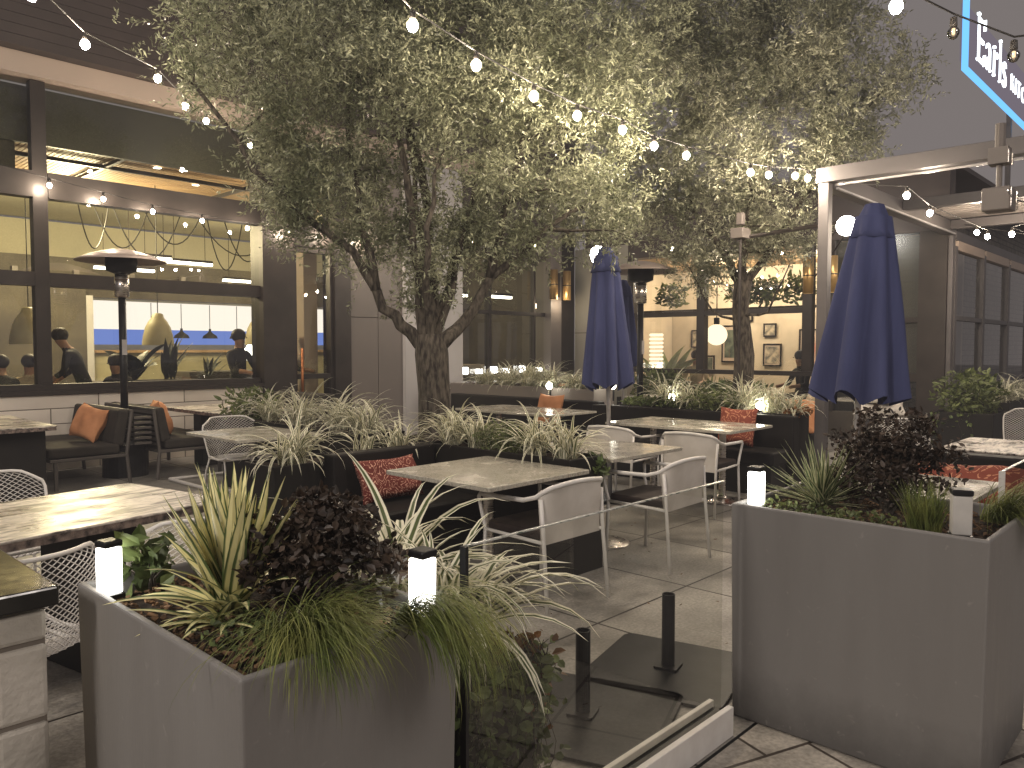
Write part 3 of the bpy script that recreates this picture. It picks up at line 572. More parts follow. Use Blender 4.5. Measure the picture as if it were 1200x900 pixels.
def rounded(w, d, r, n=6):
    pts = []
    for cx, cy, a0 in ((w/2-r, d/2-r, 0), (-w/2+r, d/2-r, PI/2), (-w/2+r, -d/2+r, PI), (w/2-r, -d/2+r, 3*PI/2)):
        for k in range(n+1): a = a0 + PI/2*k/n; pts.append((cx + r*cos(a), cy + r*sin(a)))
    return pts
def slab(m, pts, z0, z1):
    n = len(pts); m.add([(x,y,z0) for x,y in pts] + [(x,y,z1) for x,y in pts], [tuple(range(n))[::-1], tuple(range(n, 2*n))] + [(i, (i+1)%n, n+(i+1)%n, n+i) for i in range(n)])
def bistro_table(c, w, d, label, rz=0, group='laminate topped bistro tables', two=False):
    t = thing('bistro_table', label, 'table', (c[0], c[1], 0), rz, group)
    m = MB(); slab(m, rounded(w, d, .02), .712, .738); m.build('tabletop', MT['tabletop'], t, bevel=.004)
    for dy in ((-d*.28, d*.28) if two else (0,)):
        m = MB(); m.tube([(0,dy,.012), (0,dy,.70)], .034, 14); m.build('column', MT['steel'], t, smooth=False)
        m = MB(); m.lathe([(.24, .0), (.24, .008), (.20, .016), (.08, .030), (.05, .05), (.037, .07)], (0, dy, 0), 28, cap=True); m.build('base', MT['steel'], t, smooth=True)
        m = MB(); m.box(-.20, .20, dy-.02, dy+.02, .690, .711); m.box(-.02, .02, dy-.20, dy-.021, .690, .711); m.box(-.02, .02, dy+.021, dy+.20, .690, .711); m.build('top_bracket', MT['blacksteel'], t)
    return t
bistro_table((3.43, 3.45), .90, .92, 'square bistro table in the foreground with the red patterned pillow behind it')
bistro_table((4.80, 3.62), .92, .93, 'square bistro table just left of the open white armchair, beside the grass filled divider')
bistro_table((6.95, 4.13), .88, 1.42, 'long bistro table with two white chairs drawn up, in front of the dark banquette', two=True)
bistro_table((7.15, 6.55), .88, 1.6, 'long bistro table beyond the grasses at the foot of the nearest closed umbrella', two=True)
bistro_table((10.9, 10.15 - .35), .8, .7, 'small bistro table near the stainless service counter')
bistro_table((3.50, 6.53), .80, .98, 'square bistro table with a mesh chair tucked behind it, left of the tree')
bistro_table((4.72, 1.42), .80, .86, 'bistro table behind the right planter, seen through the burgundy shrub')
bistro_table((12.1, 4.15), .75, .9, 'small white bistro table under the skirt of the big blue umbrella')
bistro_table((10.6, 6.9), .7, .7, 'small bistro table behind the patio heater in front of the gallery window')

def granite_table(c, w, d, label, rz=0, block=True, z=.75, bw=.5):
    t = thing('granite_table', label, 'table', (c[0], c[1], 0), rz, 'granite topped dining tables')
    m = MB(); slab(m, rounded(w, d, .05), z-.012, z); m.build('tabletop', MT['marble'], t, bevel=.004)
    m = MB(); slab(m, rounded(w-.012, d-.012, .045), z-.045, z-.0125); m.build('edge', MT['rim'], t)
    if block:
        for s in ((-1, 1) if max(w, d) > 1.2 else (0,)):
            m = MB()
            if d > w: m.box(-bw*.42, bw*.42, s*d*.3-.12, s*d*.3+.12, 0, z-.047)
            else: m.box(s*w*.3-.12, s*w*.3+.12, -bw*.42, bw*.42, 0, z-.047)
            m.build('pedestal', MT['boxdark'], t, bevel=.01)
    return t
granite_table((.60, 3.88), 2.36, .86, 'large veined granite table at left with the mesh chairs around it', rad(11), z=.75)
granite_table((1.95, 9.25), 1.02, 1.75, 'granite table cut by the left edge of the photo, beside the charcoal sofa', bw=1.1)
granite_table((4.68, 9.30), .98, 1.55, 'granite table with glasses on it below the dining window')
granite_table((6.95, .95), .98, 1.5, 'granite table at far right with a dark base')

def counter_stuff():
    t = thing('place_setting', 'glass tumblers and napkins set out at the far end of a granite table', 'glassware', (4.95, 9.1, .752))
    for k, (x, y) in enumerate(((0, 0), (.12, .2), (.16, -.12), (-.05, .35))):
        m = MB(); m.lathe([(.001, .002), (.032, .002), (.036, .05), (.038, .10), (.035, .10), (.03, .01)], (x, y, 0), 14); m.build('tumbler', MT['clearbulb'], t, smooth=True)
    for k in range(4):
        m = MB(); m.obox((-.12 - .1*(k%2), .15*k - .15, .01), (.12, .07, .018), rot3(0,0,.3*k)); m.build('napkin', MT['white'], t)
counter_stuff()

# white sling armchair, faces +y
def armchair():
    t = thing('sling_armchair', '', 'chair', (0,0,0), group='white sling armchairs')
    W = .275; rr = .0120
    for s in (-1, 1):
        m = MB(); m.tube([(s*W, -.23, .66), (s*(W-.005), -.245, .45), (s*(W+.005), -.285, 0)], rr, 8); m.build('leg', MT['white'], t, smooth=True)
        m = MB(); m.tube([(s*W, .25, .635), (s*W, .262, .62), (s*(W-.015), .25, .52), (s*(W-.02), .225, .43), (s*(W-.01), .24, 0)], rr, 8); m.build('leg', MT['white'], t, smooth=True)
        m = MB(); m.tube([(s*(W-.02), .225, .425), (s*(W-.01), -.245, .415)], rr*.9, 8); m.build('seat_rail', MT['white'], t, smooth=True)
    pts = [(-W, .25, .637), (-W, .10, .637), (-W, -.10, .642), (-W+.005, -.19, .668), (-W+.012, -.235, .700), (-W+.045, -.262, .722), (-.11, -.272, .734), (0, -.275, .738), (.11, -.272, .734), (W-.045, -.262, .722), (W-.012, -.235, .700), (W-.005, -.19, .668), (W, -.10, .642), (W, .10, .637), (W, .25, .637)]
    m = MB(); m.tube(pts, rr*1.15, 10); m.build('arm_rail', MT['white'], t, smooth=True)
    m = MB(); top = [(-W+.004, -.215, .685), (-W+.014, -.240, .702), (-W+.045, -.262, .722), (-.11, -.272, .734), (0, -.275, .738), (.11, -.272, .734), (W-.045, -.262, .722), (W-.014, -.240, .702), (W-.004, -.215, .685)]
    N = 5; vs = []
    for k in range(N+1):
        f = k/N
        for (x, y, z) in top: vs.append((x*(1-.03*f), y*(1-f) + (-.232)*f, z*(1-f) + .40*f))
    off = len(vs); vs += [(x, y+.012, z) for x, y, z in vs]; L = len(top); fs = []
    for k in range(N):
        for j in range(L-1):
            a = k*L+j; fs += [(a, a+1, a+L+1, a+L), (off+a, off+a+L, off+a+L+1, off+a+1)]
    m.add(vs, fs); m.build('sling_back', MT['sling'], t, smooth=True)
    m = MB(); slab(m, rounded(.50, .47, .05), .425, .475); m.build('seat_cushion', MT['seat'], t, bevel=.015, seg=3)
    return t
def noncopy_place(first, specs):
    for i, (x, y, rz, lab) in enumerate(specs):
        if i == 0: first.location = (x, y, 0); first.rotation_euler = (0,0,rz); first['label'] = lab
        else: dup(first, (x, y, 0), rz, lab)
noncopy_place(armchair(), [
    (3.50, 3.06, rad(0), 'white sling armchair nearest the camera, at the foreground bistro table'),
    (4.71, 3.05, rad(2), 'white sling armchair standing free of planter and glass, second nearest the camera'),
    (6.42, 3.66, rad(-88), 'white armchair seen square from behind, right of the pair at the long table'),
    (6.40, 4.52, rad(-90), 'white armchair seen from behind, left of the pair at the long table'),
])
# mesh bucket chair, faces +y
def diamond_sheet(f, nu, nv):
    """quads standing on their corners, f(u, v) gives the surface point"""
    vs = {}; L = []; F = []
    def vid(a, b):
        if (a, b) not in vs: vs[(a, b)] = len(L); L.append(tuple(f(a/(2*nu), b/(2*nv))))
        return vs[(a, b)]
    for i in range(nu*2-1):
        for j in range(nv*2-1):
            if (i + j) % 2 == 0: F.append((vid(i+1, j), vid(i+2, j+1), vid(i+1, j+2), vid(i, j+1)))
    return L, F
def mesh_chair():
    t = thing('mesh_chair', '', 'chair', (0,0,0), group='white metal mesh chairs')
    W = .29
    def outline(v):   # half width at height fraction v of the back
        return W * (1 - .10*(1-v)**2) * (1 - max(0, (v-.80)/.20)**2.6*.22)
    def fb(u, v):
        hw = outline(v); x = (u*2-1)*hw; z = .44 + .37*v - .03*max(0, abs(u*2-1)-.8)*5*v
        y = -.20 - .10*v + .11*abs(u*2-1)**2.2; return (x, y, z)
    def fs_(u, v):
        x = (u*2-1)*W*.92; y = -.20 + .46*v; z = .44 - .03*sin(PI*v) + .05*max(0, abs(u*2-1)-.75)*2 + (.02 if v > .98 else 0)
        y += .10*abs(u*2-1)**2.2*(1-v); return (x, y, z)
    for nm, f, nu, nv in (('mesh_back', fb, 17, 15), ('mesh_seat', fs_, 16, 17)):
        L, F = diamond_sheet(f, nu, nv); m = MB(); m.add(L, F); o = m.build(nm, MT['white'], t)
        wf = o.modifiers.new('wire', 'WIREFRAME'); wf.thickness = .0055; wf.use_replace = True; wf.use_even_offset = False
    rim = [fb(0, v/10) for v in range(11)] + [fb(u/12, 1) for u in range(1, 12)] + [fb(1, v/10) for v in range(10, -1, -1)]
    rim += [fs_(1, v/8) for v in range(1, 8)] + [fs_(.97, .99)] + [fs_(u/8, 1) for u in range(7, 0, -1)] + [fs_(.03, .99)] + [fs_(0, v/8) for v in range(7, 0, -1)] + [fb(0, 0)]
    m = MB(); m.tube(rim, .0085, 8); m.build('frame', MT['white'], t, smooth=True)
    for sx, sy in ((-1,-1), (1,-1), (1,1), (-1,1)):
        m = MB(); m.tube([(sx*.22, -.02+sy*.15, .425), (sx*.24, sy*.20-.01, .30), (sx*.265, sy*.25, 0)], .009, 8); m.build('leg', MT['white'], t, smooth=True)
    m = MB()
    for s in (-1, 1): m.tube([(s*.22, -.19, .42), (s*.22, .15, .42)], .008, 6)
    m.tube([(-.22, .0, .415), (.22, .0, .415)], .008, 6); m.build('under_frame', MT['white'], t, smooth=True)
    return t
noncopy_place(mesh_chair(), [
    (.73, 3.16, rad(14), 'mesh chair nearest the camera, between the granite table and the left planter'),
    (1.42, 3.36, rad(9), 'mesh chair half hidden by the variegated yucca at the granite table'),
    (1.14, 4.78, rad(191), 'mesh chair on the far side of the large granite table'),
    (3.72, 7.22, rad(180), 'mesh chair tucked behind the square table left of the tree'),
    (8.45, 2.55, rad(-85), 'mesh chair behind the burgundy shrub, under the big blue umbrella'),
    (10.2, 1.75, rad(90), 'mesh chair cut by the right edge of the photo'),
])
# charcoal slatted sofas standing back to back
def sofa(c, rz, L, label):
    """faces -x locally; from y=0 to y=L, back at x=0"""
    t = thing('slatted_sofa', label, 'sofa', (c[0], c[1], 0), rz, 'charcoal cushioned sofas by the tiled wall')
    m = MB(); m.box(-.84, -.06, 0, L, .30, .335); m.build('seat_frame', MT['sofaframe'], t, bevel=.006)
    m = MB(); m.box(-.85, -.14, .01, L-.01, .34, .45); m.build('seat_cushion', MT['cushion'], t, bevel=.03, seg=3)
    m = MB(); R = rot3(0, rad(11), 0); m.obox((-.115, L/2, .62), (.12, L-.04, .40), R); m.build('back_cushion', MT['cushion'], t, bevel=.035, seg=3)
    for y in (.02, L-.02):
        m = MB(); m.tube([(-.04, y, 0), (-.07, y, .33), (-.01, y, .80)], .02, 6); m.build('leg', MT['sofaframe'], t)
        m = MB(); m.box(-.80, -.765, y-.017, y+.017, 0, .299); m.build('leg', MT['sofaframe'], t)
    for k in range(7):
        m = MB(); z = .38 + k*.062; x = -.055 + .055*(k/6.); m.box(x-.012, x+.002, .03, L-.03, z, z+.032); m.build('slat', MT['sofaframe'], t)
    m = MB(); m.box(-.03, .0, .0, L, .79, .815); m.build('top_rail', MT['sofaframe'], t)
    return t
sofa((3.40, 9.02), 0, 1.5, 'charcoal sofa on the left with an orange pillow, back to the heater')
s2 = sofa((3.62, 10.52), PI, 1.5, 'charcoal slatted sofa facing the granite table with glasses, right of the heater')
for k in range(6):
    m = MB(); m.box(3.415, 3.60, 9.03, 9.06, .42 + k*.058, .445 + k*.058); o = m.build('end_slat', MT['sofaframe'], None); o.parent = s2; o.matrix_parent_inverse = (Matrix.Translation((3.62, 10.52, 0)) @ Matrix.Rotation(PI, 4, 'Z')).inverted()
pillow('pillow', 'plain orange pillow slumped on the left charcoal sofa', (3.10, 9.50, .46), rad(-70), rad(24), .44, .40, 'orange', .085, roll=.18)
pillow('pillow', 'orange pillow standing on the right charcoal sofa', (3.93, 9.55, .46), rad(75), rad(20), .42, .42, 'orange', .08)
bx_ = MB(); bx_.box(5.75, 6.25, 9.3, 10.5, 0, .42); bx_.box(5.95, 6.25, 9.3, 10.5, .421, .86)
tag(bx_.build('lounge_chair', MT['cushion'], bevel=.04), 'dark lounge seat by the tiled wall at the end of the granite table', 'chair')
# low metal ladder frame under the square table left of the tree
t = thing('footrest', 'low pale metal base frame on the floor beside the sofa', 'table base', (4.2, 8.5, 0))
m = MB(); m.tube([(-.5,-.9,.03), (.3,-.9,.03), (.3,.3,.03), (-.5,.3,.03), (-.5,-.9,.03)], .018, 6); m.build('frame', MT['white'], t)

# ------------------------------------------------------------------ planters and banquettes
def planter_box(name, label, x0, x1, y0, y1, h, mat, group=None, taper=.97, wall=.035, soil=.06, cat='planter', bev=.008):
    t = thing(name, label, cat, ((x0+x1)/2, (y0+y1)/2, 0), group=group, world=False)
    a, b = (x1-x0)/2, (y1-y0)/2; m = MB()
    def ring(sx, sy, z): return [(-sx,-sy,z), (sx,-sy,z), (sx,sy,z), (-sx,sy,z)]
    vs = ring(a*taper, b*taper, 0) + ring(a, b, h) + ring(a-wall, b-wall, h) + ring(a-wall, b-wall, h-soil-.03)
    fs = [(0,3,2,1)]
    for L in range(3): fs += [(L*4+k, L*4+(k+1)%4, (L+1)*4+(k+1)%4, (L+1)*4+k) for k in range(4)]
    fs.append((12,13,14,15)); m.add(vs, fs); m.build('box', MT[mat], t, bevel=bev, seg=3)
    m = MB(); n = 26; A, C = a-wall-.002, b-wall-.002; vs = []
    for i in range(n+1):
        for j in range(n+1):
            x, y = -A+2*A*i/n, -C+2*C*j/n
            vs.append((x, y, h-soil + .022*noise.noise(Vector((x*9+x0, y*9+y0, 0))) + .012*noise.noise(Vector((x*30, y*30, 2)))))
    m.add(vs, [(i*(n+1)+j, (i+1)*(n+1)+j, (i+1)*(n+1)+j+1, i*(n+1)+j+1) for i in range(n) for j in range(n)])
    m.build('soil', MT['soil'], t, smooth=True)
    return t
def chips(t, a, b, z, n, smin=.008, smax=.028):
    m = MB()
    for k in range(n):
        m.obox((random.uniform(-a, a), random.uniform(-b, b), z + random.uniform(-.004, .012)), (random.uniform(smin, smax), random.uniform(.005, .014), .004), rot3(random.uniform(-.6,.6), random.uniform(-.6,.6), random.uniform(0, PI)))
    o = m.build('mulch', MT['chip'], t, auto=False); o['kind'] = 'stuff'; return o
PL = planter_box('planter', 'tall grey square planter in the left foreground with yucca and spilling grass', .70, 1.26, 1.37, 2.27, .872, 'planter', 'tall grey tapered planters', .965, .022, .05)
chips(PL, .25, .42, .830, 900)
PR = planter_box('planter', 'tall grey square planter in the right foreground with a burgundy shrub', 2.885, 3.58, .595, 1.51, .875, 'planter', 'tall grey tapered planters', .975, .022, .05)
chips(PR, .31, .42, .832, 500)

divider = planter_box('planter', 'dark planter box of grasses dividing the two nearest bistro tables', 3.91, 4.27, 3.18, 4.62, .775, 'boxdark', 'dark planters between the benches', 1., .02, .03)
p1 = planter_box('planter', 'dark planter behind the banquette with the red patterned pillow', 2.62, 4.27, 4.63, 5.02, .72, 'boxdark', 'dark planters between the benches', 1., .02, .03)
p2 = planter_box('planter', 'dark planter of striped grasses left of the tree trunk', 3.98, 4.42, 5.50, 8.1, .76, 'boxdark', 'dark planters between the benches', 1., .02, .03)
ptree = planter_box('planter', 'dark square planter box around the big tree trunk', 4.29, 4.96, 4.70, 5.48, .72, 'boxdark', 'dark planters between the benches', 1., .02, .03)
p3 = planter_box('planter', 'long dark planter behind the banquette in front of the gallery window', 8.02, 8.50, 3.52, 5.75, .80, 'boxdark', 'dark planters between the benches', 1., .02, .03)
p4 = planter_box('planter', 'grey planter behind the closed blue umbrella with pale drooping grasses', 8.30, 8.75, 6.35, 9.2, .95, 'panelgrey', 'dark planters between the benches', 1., .02, .03)
p5 = planter_box('planter', 'dark square planter pot beside the glazed side wall', 11.9, 12.7, 2.45, 3.2, .62, 'boxdark', 'dark planters between the benches', .95, .03, .03)
p6 = planter_box('planter', 'low dark planter just behind the glass screen with trailing ivy', 1.45, 1.78, 1.58, 2.75, .56, 'boxdark', 'dark planters between the benches', 1., .02, .03)
p7 = planter_box('planter', 'planter under the gallery window behind the heater', 12.5, 13.05, 5.3, 9.0, .55, 'boxdark', 'dark planters between the benches', 1., .02, .03)
p8 = planter_box('planter', 'low planter below the lantern lined window', 10.9, 12.4, 10.05, 10.45, .86, 'boxdark', 'dark planters between the benches', 1., .02, .03)
p9 = planter_box('planter', 'planter topped with pale grass at the right edge in front of the glazed side', 13.3, 16.5, 2.55, 2.95, .70, 'boxdark', 'dark planters between the benches', 1., .02, .03)

def banquette(label, seat, back, endp=None, gap=True):
    t = thing('banquette', label, 'bench', (seat[0], seat[2], 0), group='black upholstered banquettes', world=True)
    m = MB(); m.box(seat[0]+.03, seat[1]-.03, seat[2]+.03, seat[3]-.03, 0, .30); m.build('plinth', MT['boxdark'], t)
    m = MB(); m.box(*seat[:4], .302, .45); m.build('seat', MT['black'], t, bevel=.03, seg=3)
    m = MB(); m.box(*back[:4], .20, back[4]); m.build('backrest', MT['black'], t, bevel=.015, seg=3)
    return t
banquette('black banquette with the red patterned pillow, behind the foreground table', (2.98, 3.88, 3.95, 4.47), (2.98, 3.885, 4.475, 4.60, .775))
banquette('black banquette behind the long table with white chairs, orange patterned pillow on it', (7.45, 7.86, 3.45, 5.9), (7.87, 8.0, 3.42, 6.05, .79))
banquette('black banquette under the pale drooping grasses, orange pillow near its right end', (7.72, 8.12, 6.2, 9.0), (8.13, 8.28, 6.15, 9.0, .80))
banquette('black banquette facing the square table left of the tree', (4.0 - .42, 3.96 - .42 + .42, 7.6, 7.62 + .02), (3.95, 3.97, 7.6, 7.62, .5)) if False else None
banquette('dark banquette behind the bistro table at right, red pillow on its seat', (5.25, 5.75, .2, 1.9), (5.76, 5.92, .2, 1.9, .80))
banquette('dark banquette below the dark shaded window, orange pillow at its left end', (9.3, 9.8, 3.9, 4.9), (9.81, 9.95, 3.9, 5.6, .82))
banquette('dark banquette by the small table near the lantern window', (11.0, 12.4, 9.0, 9.5), (10.9, 12.5, 9.51, 9.65, .85))
pillow('pillow', 'dark red pillow with pale squiggles on the nearest banquette', (3.34, 4.33, .44), rad(2), rad(22), .54, .31, 'pattern', .07)
pillow('pillow', 'orange pillow with a squiggle patterned lower half beside the long table', (7.72, 3.98, .45), rad(-90), rad(14), .44, .42, 'pattern2', .07)
pillow('pillow', 'orange topped patterned pillow right of the grass divider, beyond it', (7.98, 6.85, .45), rad(-90), rad(14), .42, .44, 'orange', .07)
pillow('pillow', 'small plain orange pillow far back near the steel counter', (11.35, 9.38, .45), rad(-20), rad(14), .42, .42, 'orange', .07)
pillow('pillow', 'large rumpled orange pillow at the foot of the pergola post', (9.55, 4.15, .42), rad(-95), rad(35), .66, .46, 'orange', .12)
pillow('pillow', 'red patterned pillow lying on the banquette at far right', (5.48, 1.25, .46), rad(-90), rad(50), .7, .36, 'pattern2', .06)
pillow('pillow', 'striped cream and black pillow under the far white table', (11.9, 3.9, .45), rad(-60), rad(60), .7, .35, 'sling', .09)
# top band of the long pillow pair is plain
bx_ = MB(); bx_.box(9.9, 11.0, 9.85, 10.45, .06, .88)
sc = thing('service_counter', 'stainless steel service counter at the foot of the pale wall panel', 'counter', (9.2, 9.9, 0), world=True)
m = MB(); m.box(8.95, 10.6, 9.95, 10.5, .08, .84); m.build('cabinet', MT['steel'], sc, bevel=.006)
m = MB(); m.box(8.90, 10.65, 9.90, 10.52, .842, .89); m.build('worktop', MT['steel'], sc, bevel=.005)
m = MB(); m.box(8.935, 8.948, 9.93, 10.5, .05, .84); m.build('side_panel', MT['panelgrey'], sc)
for k in range(3):
    m = MB(); m.box(9.0 + k*.53, 9.49 + k*.53, 9.935, 9.948, .14, .78); m.build('door', MT['steel'], sc, bevel=.004)

# block pillar at the left edge
t = thing('block_pillar', 'pale stone block pillar with a polished black cap at the left edge', 'pillar', (0, 2.3, 0), world=True)
m = MB()
zz = [.0, .19, .385, .58, .775, .862]
for r in range(5):
    xs_ = [-1.0, -.52, -.02, .475, .598] if r % 2 else [-.8, -.28, .20, .475, .598]
    for i in range(4): m.box(xs_[i]+.005, xs_[i+1]-.005, 2.145, 3.0, zz[r]+.005, zz[r+1]-.005)
m.build('blocks', MT['stonewhite'], t, bevel=.012, seg=2)
m = MB(); m.box(-1.0, .590, 2.155, 2.99, 0, .86); m.build('mortar_core', MT['grout'], t)
m = MB(); m.box(-1.05, .615, 2.12, 3.03, .866, .915); m.build('cap', MT['darkstone'], t, bevel=.006)

# glass screens
def screen(label, x0, x1, y, z1, shoe=True):
    t = thing('glass_screen', label, 'glass screen', (x0, y, 0), world=True)
    m = MB(); m.quad((x0, y, .03), (x1, y, .03), (x1, y, z1), (x0, y, z1)); m.build('glass_pane', MT['screen'], t)
    m = MB(); m.box(x0, x1, y-.0065, y+.0065, z1+.0005, z1+.004); m.build('top_edge', MT['edge'], t)
    m = MB(); m.box(x0-.012, x0-.001, y-.011, y+.011, .0, z1+.002); m.build('end_trim', MT['blacksteel'] if shoe else MT['white'], t)
    m = MB()
    m.box(x0, x1, y-.055, y-.030, 0, .115); m.box(x0, x1, y+.030, y+.05, 0, .115); m.build('shoe_rail', MT['white'], t, bevel=.003)
    m = MB(); m.box(x0+.01, x1-.01, y-.029, y+.029, .0, .09); m.build('gasket', MT['blacksteel'], t)
    return t
MT['edge'] = M('glass_edge', (.10, .12, .11), .25, ns=30, c2=(.45, .45, .42), lo=.5, hi=.66)
screen('frameless glass screen between the two grey planters, in a pale metal shoe', 1.375, 2.74, 1.465, .985)
screen('frameless glass screen right of the right planter, its corner catching the light', 3.72, 5.6, .73, .99, False)

# umbrella stands without umbrella
def ustand(c, rz, label, s=.66):
    t = thing('umbrella_base', label, 'umbrella base', (c[0], c[1], 0), rz, 'empty umbrella bases on the patio')
    m = MB(); slab(m, rounded(s, s, .05), .002, .016); m.build('base_plate', MT['blacksteel'], t, bevel=.003)
    m = MB(); m.lathe([(.030, .03), (.030, .36), (.026, .36), (.026, .10), (.001, .10)], n=20); m.build('tube', MT['blacksteel'], t, smooth=False)
    m = MB(); slab(m, rounded(.11, .11, .01), .0165, .028); m.build('flange', MT['blacksteel'], t)
    m = MB(); m.tube([(.029, 0, .29), (.055, 0, .29)], .005, 8); m.tube([(.055, 0, .275), (.055, 0, .305)], .008, 8); m.build('knob', MT['blacksteel'], t)
    return t
ustand((3.10, 1.93), rad(14), 'empty black umbrella base on a square plate, right one behind the glass')
ustand((2.46, 1.93), rad(20), 'empty black umbrella base nearer the trailing ivy', .70)

# ------------------------------------------------------------------ closed umbrellas
def umbrella(c, rz, lean, top, hem, label, R=.30, canopy_r=None):
    t = thing('closed_umbrella', label, 'umbrella', (c[0], c[1], 0), rz, 'closed navy umbrellas')
    t.rotation_euler = (lean[0], lean[1], rz); H_ = top - hem
    m = MB(); prof = []; n = 64; vs = []
    K = 26
    for i in range(K+1):
        f = i / K; z = top - .10 - (H_ - .10) * f
        r = .12 + (R - .12) * f**.9
        for j in range(n):
            a = 2*PI*j/n
            fl = (.5 + .5*cos(8*a + .3*sin(3*a)))**.7
            fold = 1 - (.46*f**.5) * (1-fl) + .05*noise.noise(Vector((cos(a)*2, sin(a)*2, f*2.5 + c[0])))
            zz_ = z + (-.045*(1-fl) + .02*noise.noise(Vector((a*2, f, c[1]))))*(f**6)*1.6
            vs.append((r*fold*cos(a), r*fold*sin(a), zz_))
    m.add(vs, [(i*n+j, i*n+(j+1)%n, (i+1)*n+(j+1)%n, (i+1)*n+j) for i in range(K) for j in range(n)])
    m.build('canopy', MT['navy'], t, smooth=True)
    m = MB(); m.lathe([(.02, top), (.06, top-.01), (.09, top-.08), (.125, top-.17), (.15, top-.25), (.142, top-.252), (.10, top-.2)], n=40, fl=.05, nf=8); m.build('vent_cap', MT['navy'], t, smooth=True)
    m = MB(); m.tube([(0,0,.02), (0,0,top-.03)], .021, 16); m.build('pole', MT['pole'], t, smooth=True)
    m = MB(); slab(m, rounded(.6, .6, .04), .002, .03); m.build('base_plate', MT['blacksteel'], t)
    for k in range(8):
        a = 2*PI*(k+.5)/8; m = MB(); m.tube([(.03*cos(a), .03*sin(a), hem+.30), (.05*cos(a), .05*sin(a), hem+.06)], .006, 5); m.build('rib', MT['pole'], t)
    return t
umbrella((5.455, 1.995), 0., (rad(2.), rad(4.2)), 2.50, 1.19, 'large closed navy umbrella on the right, in front of the pergola post', .345)
umbrella((6.29, 4.60), .9, (rad(-1.), rad(1.5)), 2.50, 1.15, 'closed navy umbrella left of the patio heater, in front of its twin', .27)
umbrella((9.50, 6.72), .2, (0, rad(-1)), 2.50, 1.30, 'farther closed navy umbrella, half hidden behind another one', .27)

# ------------------------------------------------------------------ patio heaters
def heater(c, label, top=2.66, R=.49):
    t = thing('patio_heater', label, 'patio heater', (c[0], c[1], 0), group='mushroom patio heaters')
    m = MB(); m.lathe([(.01, top), (.10, top-.012), (.22, top-.04), (.36, top-.085), (R, top-.145), (R, top-.152), (.36, top-.10), (.1, top-.03)], n=40); m.build('reflector', MT['heatdome'], t, smooth=True)
    m = MB(); m.lathe([(.17, top-.10), (.175, top-.16), (.165, top-.26), (.10, top-.285), (.06, top-.30)], n=28); m.build('burner', MT['blacksteel'], t, smooth=True)
    m = MB(); m.lathe([(.06, top-.295), (.078, top-.30), (.078, top-.56), (.05, top-.57)], n=20); m.build('control_head', MT['steel'], t, smooth=True)
    m = MB(); m.tube([(0,0,.42), (0,0,top-.565)], .042, 14); m.build('pole', MT['blacksteel'], t, smooth=True)
    m = MB(); m.lathe([(.25, 0), (.25, .38), (.20, .42), (.04, .43)], n=28); m.build('tank_housing', MT['blacksteel'], t, smooth=False)
    m = MB(); m.box(-.028, .028, -.0475, -.043, 1.42, 1.60); m.build('warning_label', MT['paperlabel'], t)
    return t
MT['heatdome'] = M('heater_dome', (.55, .46, .41), .42, metal=.35, ns=2)
MT['paperlabel'] = M('label_white', (.45, .43, .42), .6)
heater((3.53, 9.30+.32), 'mushroom patio heater in front of the left dining window')
heater((8.75, 5.92), 'mushroom patio heater right of the two closed umbrellas')
# hanging outdoor heater / speaker unit on the pergola
t = thing('hanging_heater', 'dark box heater hung under the pergola beam at top right', 'hanging heater', (6.75, 1.40, 0))
m = MB(); m.obox((0,0,2.60), (.19, .19, .17)); m.build('housing', MT['soffit2'] if 'soffit2' in MT else MT['panelgrey'], t, bevel=.01)
m = MB(); m.obox((0,0,2.92), (.13, .13, .12)); m.tube([(0,0,2.69), (0,0,2.86)], .02, 8); m.tube([(0,0,2.98), (0,0,3.16)], .035, 8); m.build('mount', MT['panelgrey'], t)
m = MB()
for s in (-1, 1):
    m.tube([(s*.10, -.10, 2.53), (s*.10, -.10, 2.67)], .006, 6); m.tube([(s*.07, -.07, 2.86), (s*.07, -.07, 2.95)], .005, 6)
    m.tube([(s*.1, -.1, 2.60), (s*.32, -.12, 2.61)], .005, 6)
m.build('bracket', MT['steel'], t)
t = thing('speaker', 'small grey speaker box fixed high in front of the second tree', 'speaker', (8.48, 4.36, 0))
m = MB(); m.obox((0,0,2.83), (.20, .16, .12)); m.obox((0,0,3.0), (.08, .08, .14)); m.build('housing', MT['panelgrey'], t, bevel=.01)
m = MB(); m.tube([(0,0,.3), (0,0,2.77)], .018, 8); m.tube([(.0,0,2.78), (.9,-.75,2.98)], .025, 8); m.build('arm', MT['frame'], t)

# wall lights
def sconce(c, axis, label, gap=.24):
    t = thing('wall_light', label, 'wall light', c, group='brass double cylinder wall lights')
    for s in (-1, 1):
        dx, dy = (s*gap/2, -.09) if axis == 'x' else (-.09, s*gap/2)
        m = MB(); m.lathe([(.075, -.30), (.085, -.30), (.085, .30), (.075, .30)], (dx, dy, 0), 20); m.build('brass_cylinder', MT['brass'], t, smooth=True)
        m = MB(); m.lathe([(.001, -.285), (.074, -.285)], (dx, dy, 0), 20); m.build('lens', MT['lampwhite'], t)
        m = MB(); m.lathe([(.087, -.01), (.089, -.01), (.089, .01), (.087, .01)], (dx, dy, 0), 20); m.build('band', MT['frame'], t)
    m = MB(); m.obox((0, -.02, 0) if axis == 'x' else (-.02, 0, 0), (.10, .04, .5) if axis == 'x' else (.04, .10, .5)); m.build('back_plate', MT['frame'], t)
    return t
sconce((12.45, YF-.16, 2.80), 'x', 'brass double cylinder light on the pilaster beside the lantern window', .42)
sconce((13.13, 5.26, 2.72), 'y', 'brass double cylinder light behind the pergola post', .40)
plight('sconce_glow', (12.45, YF-.35, 2.4), 8, r=.06)
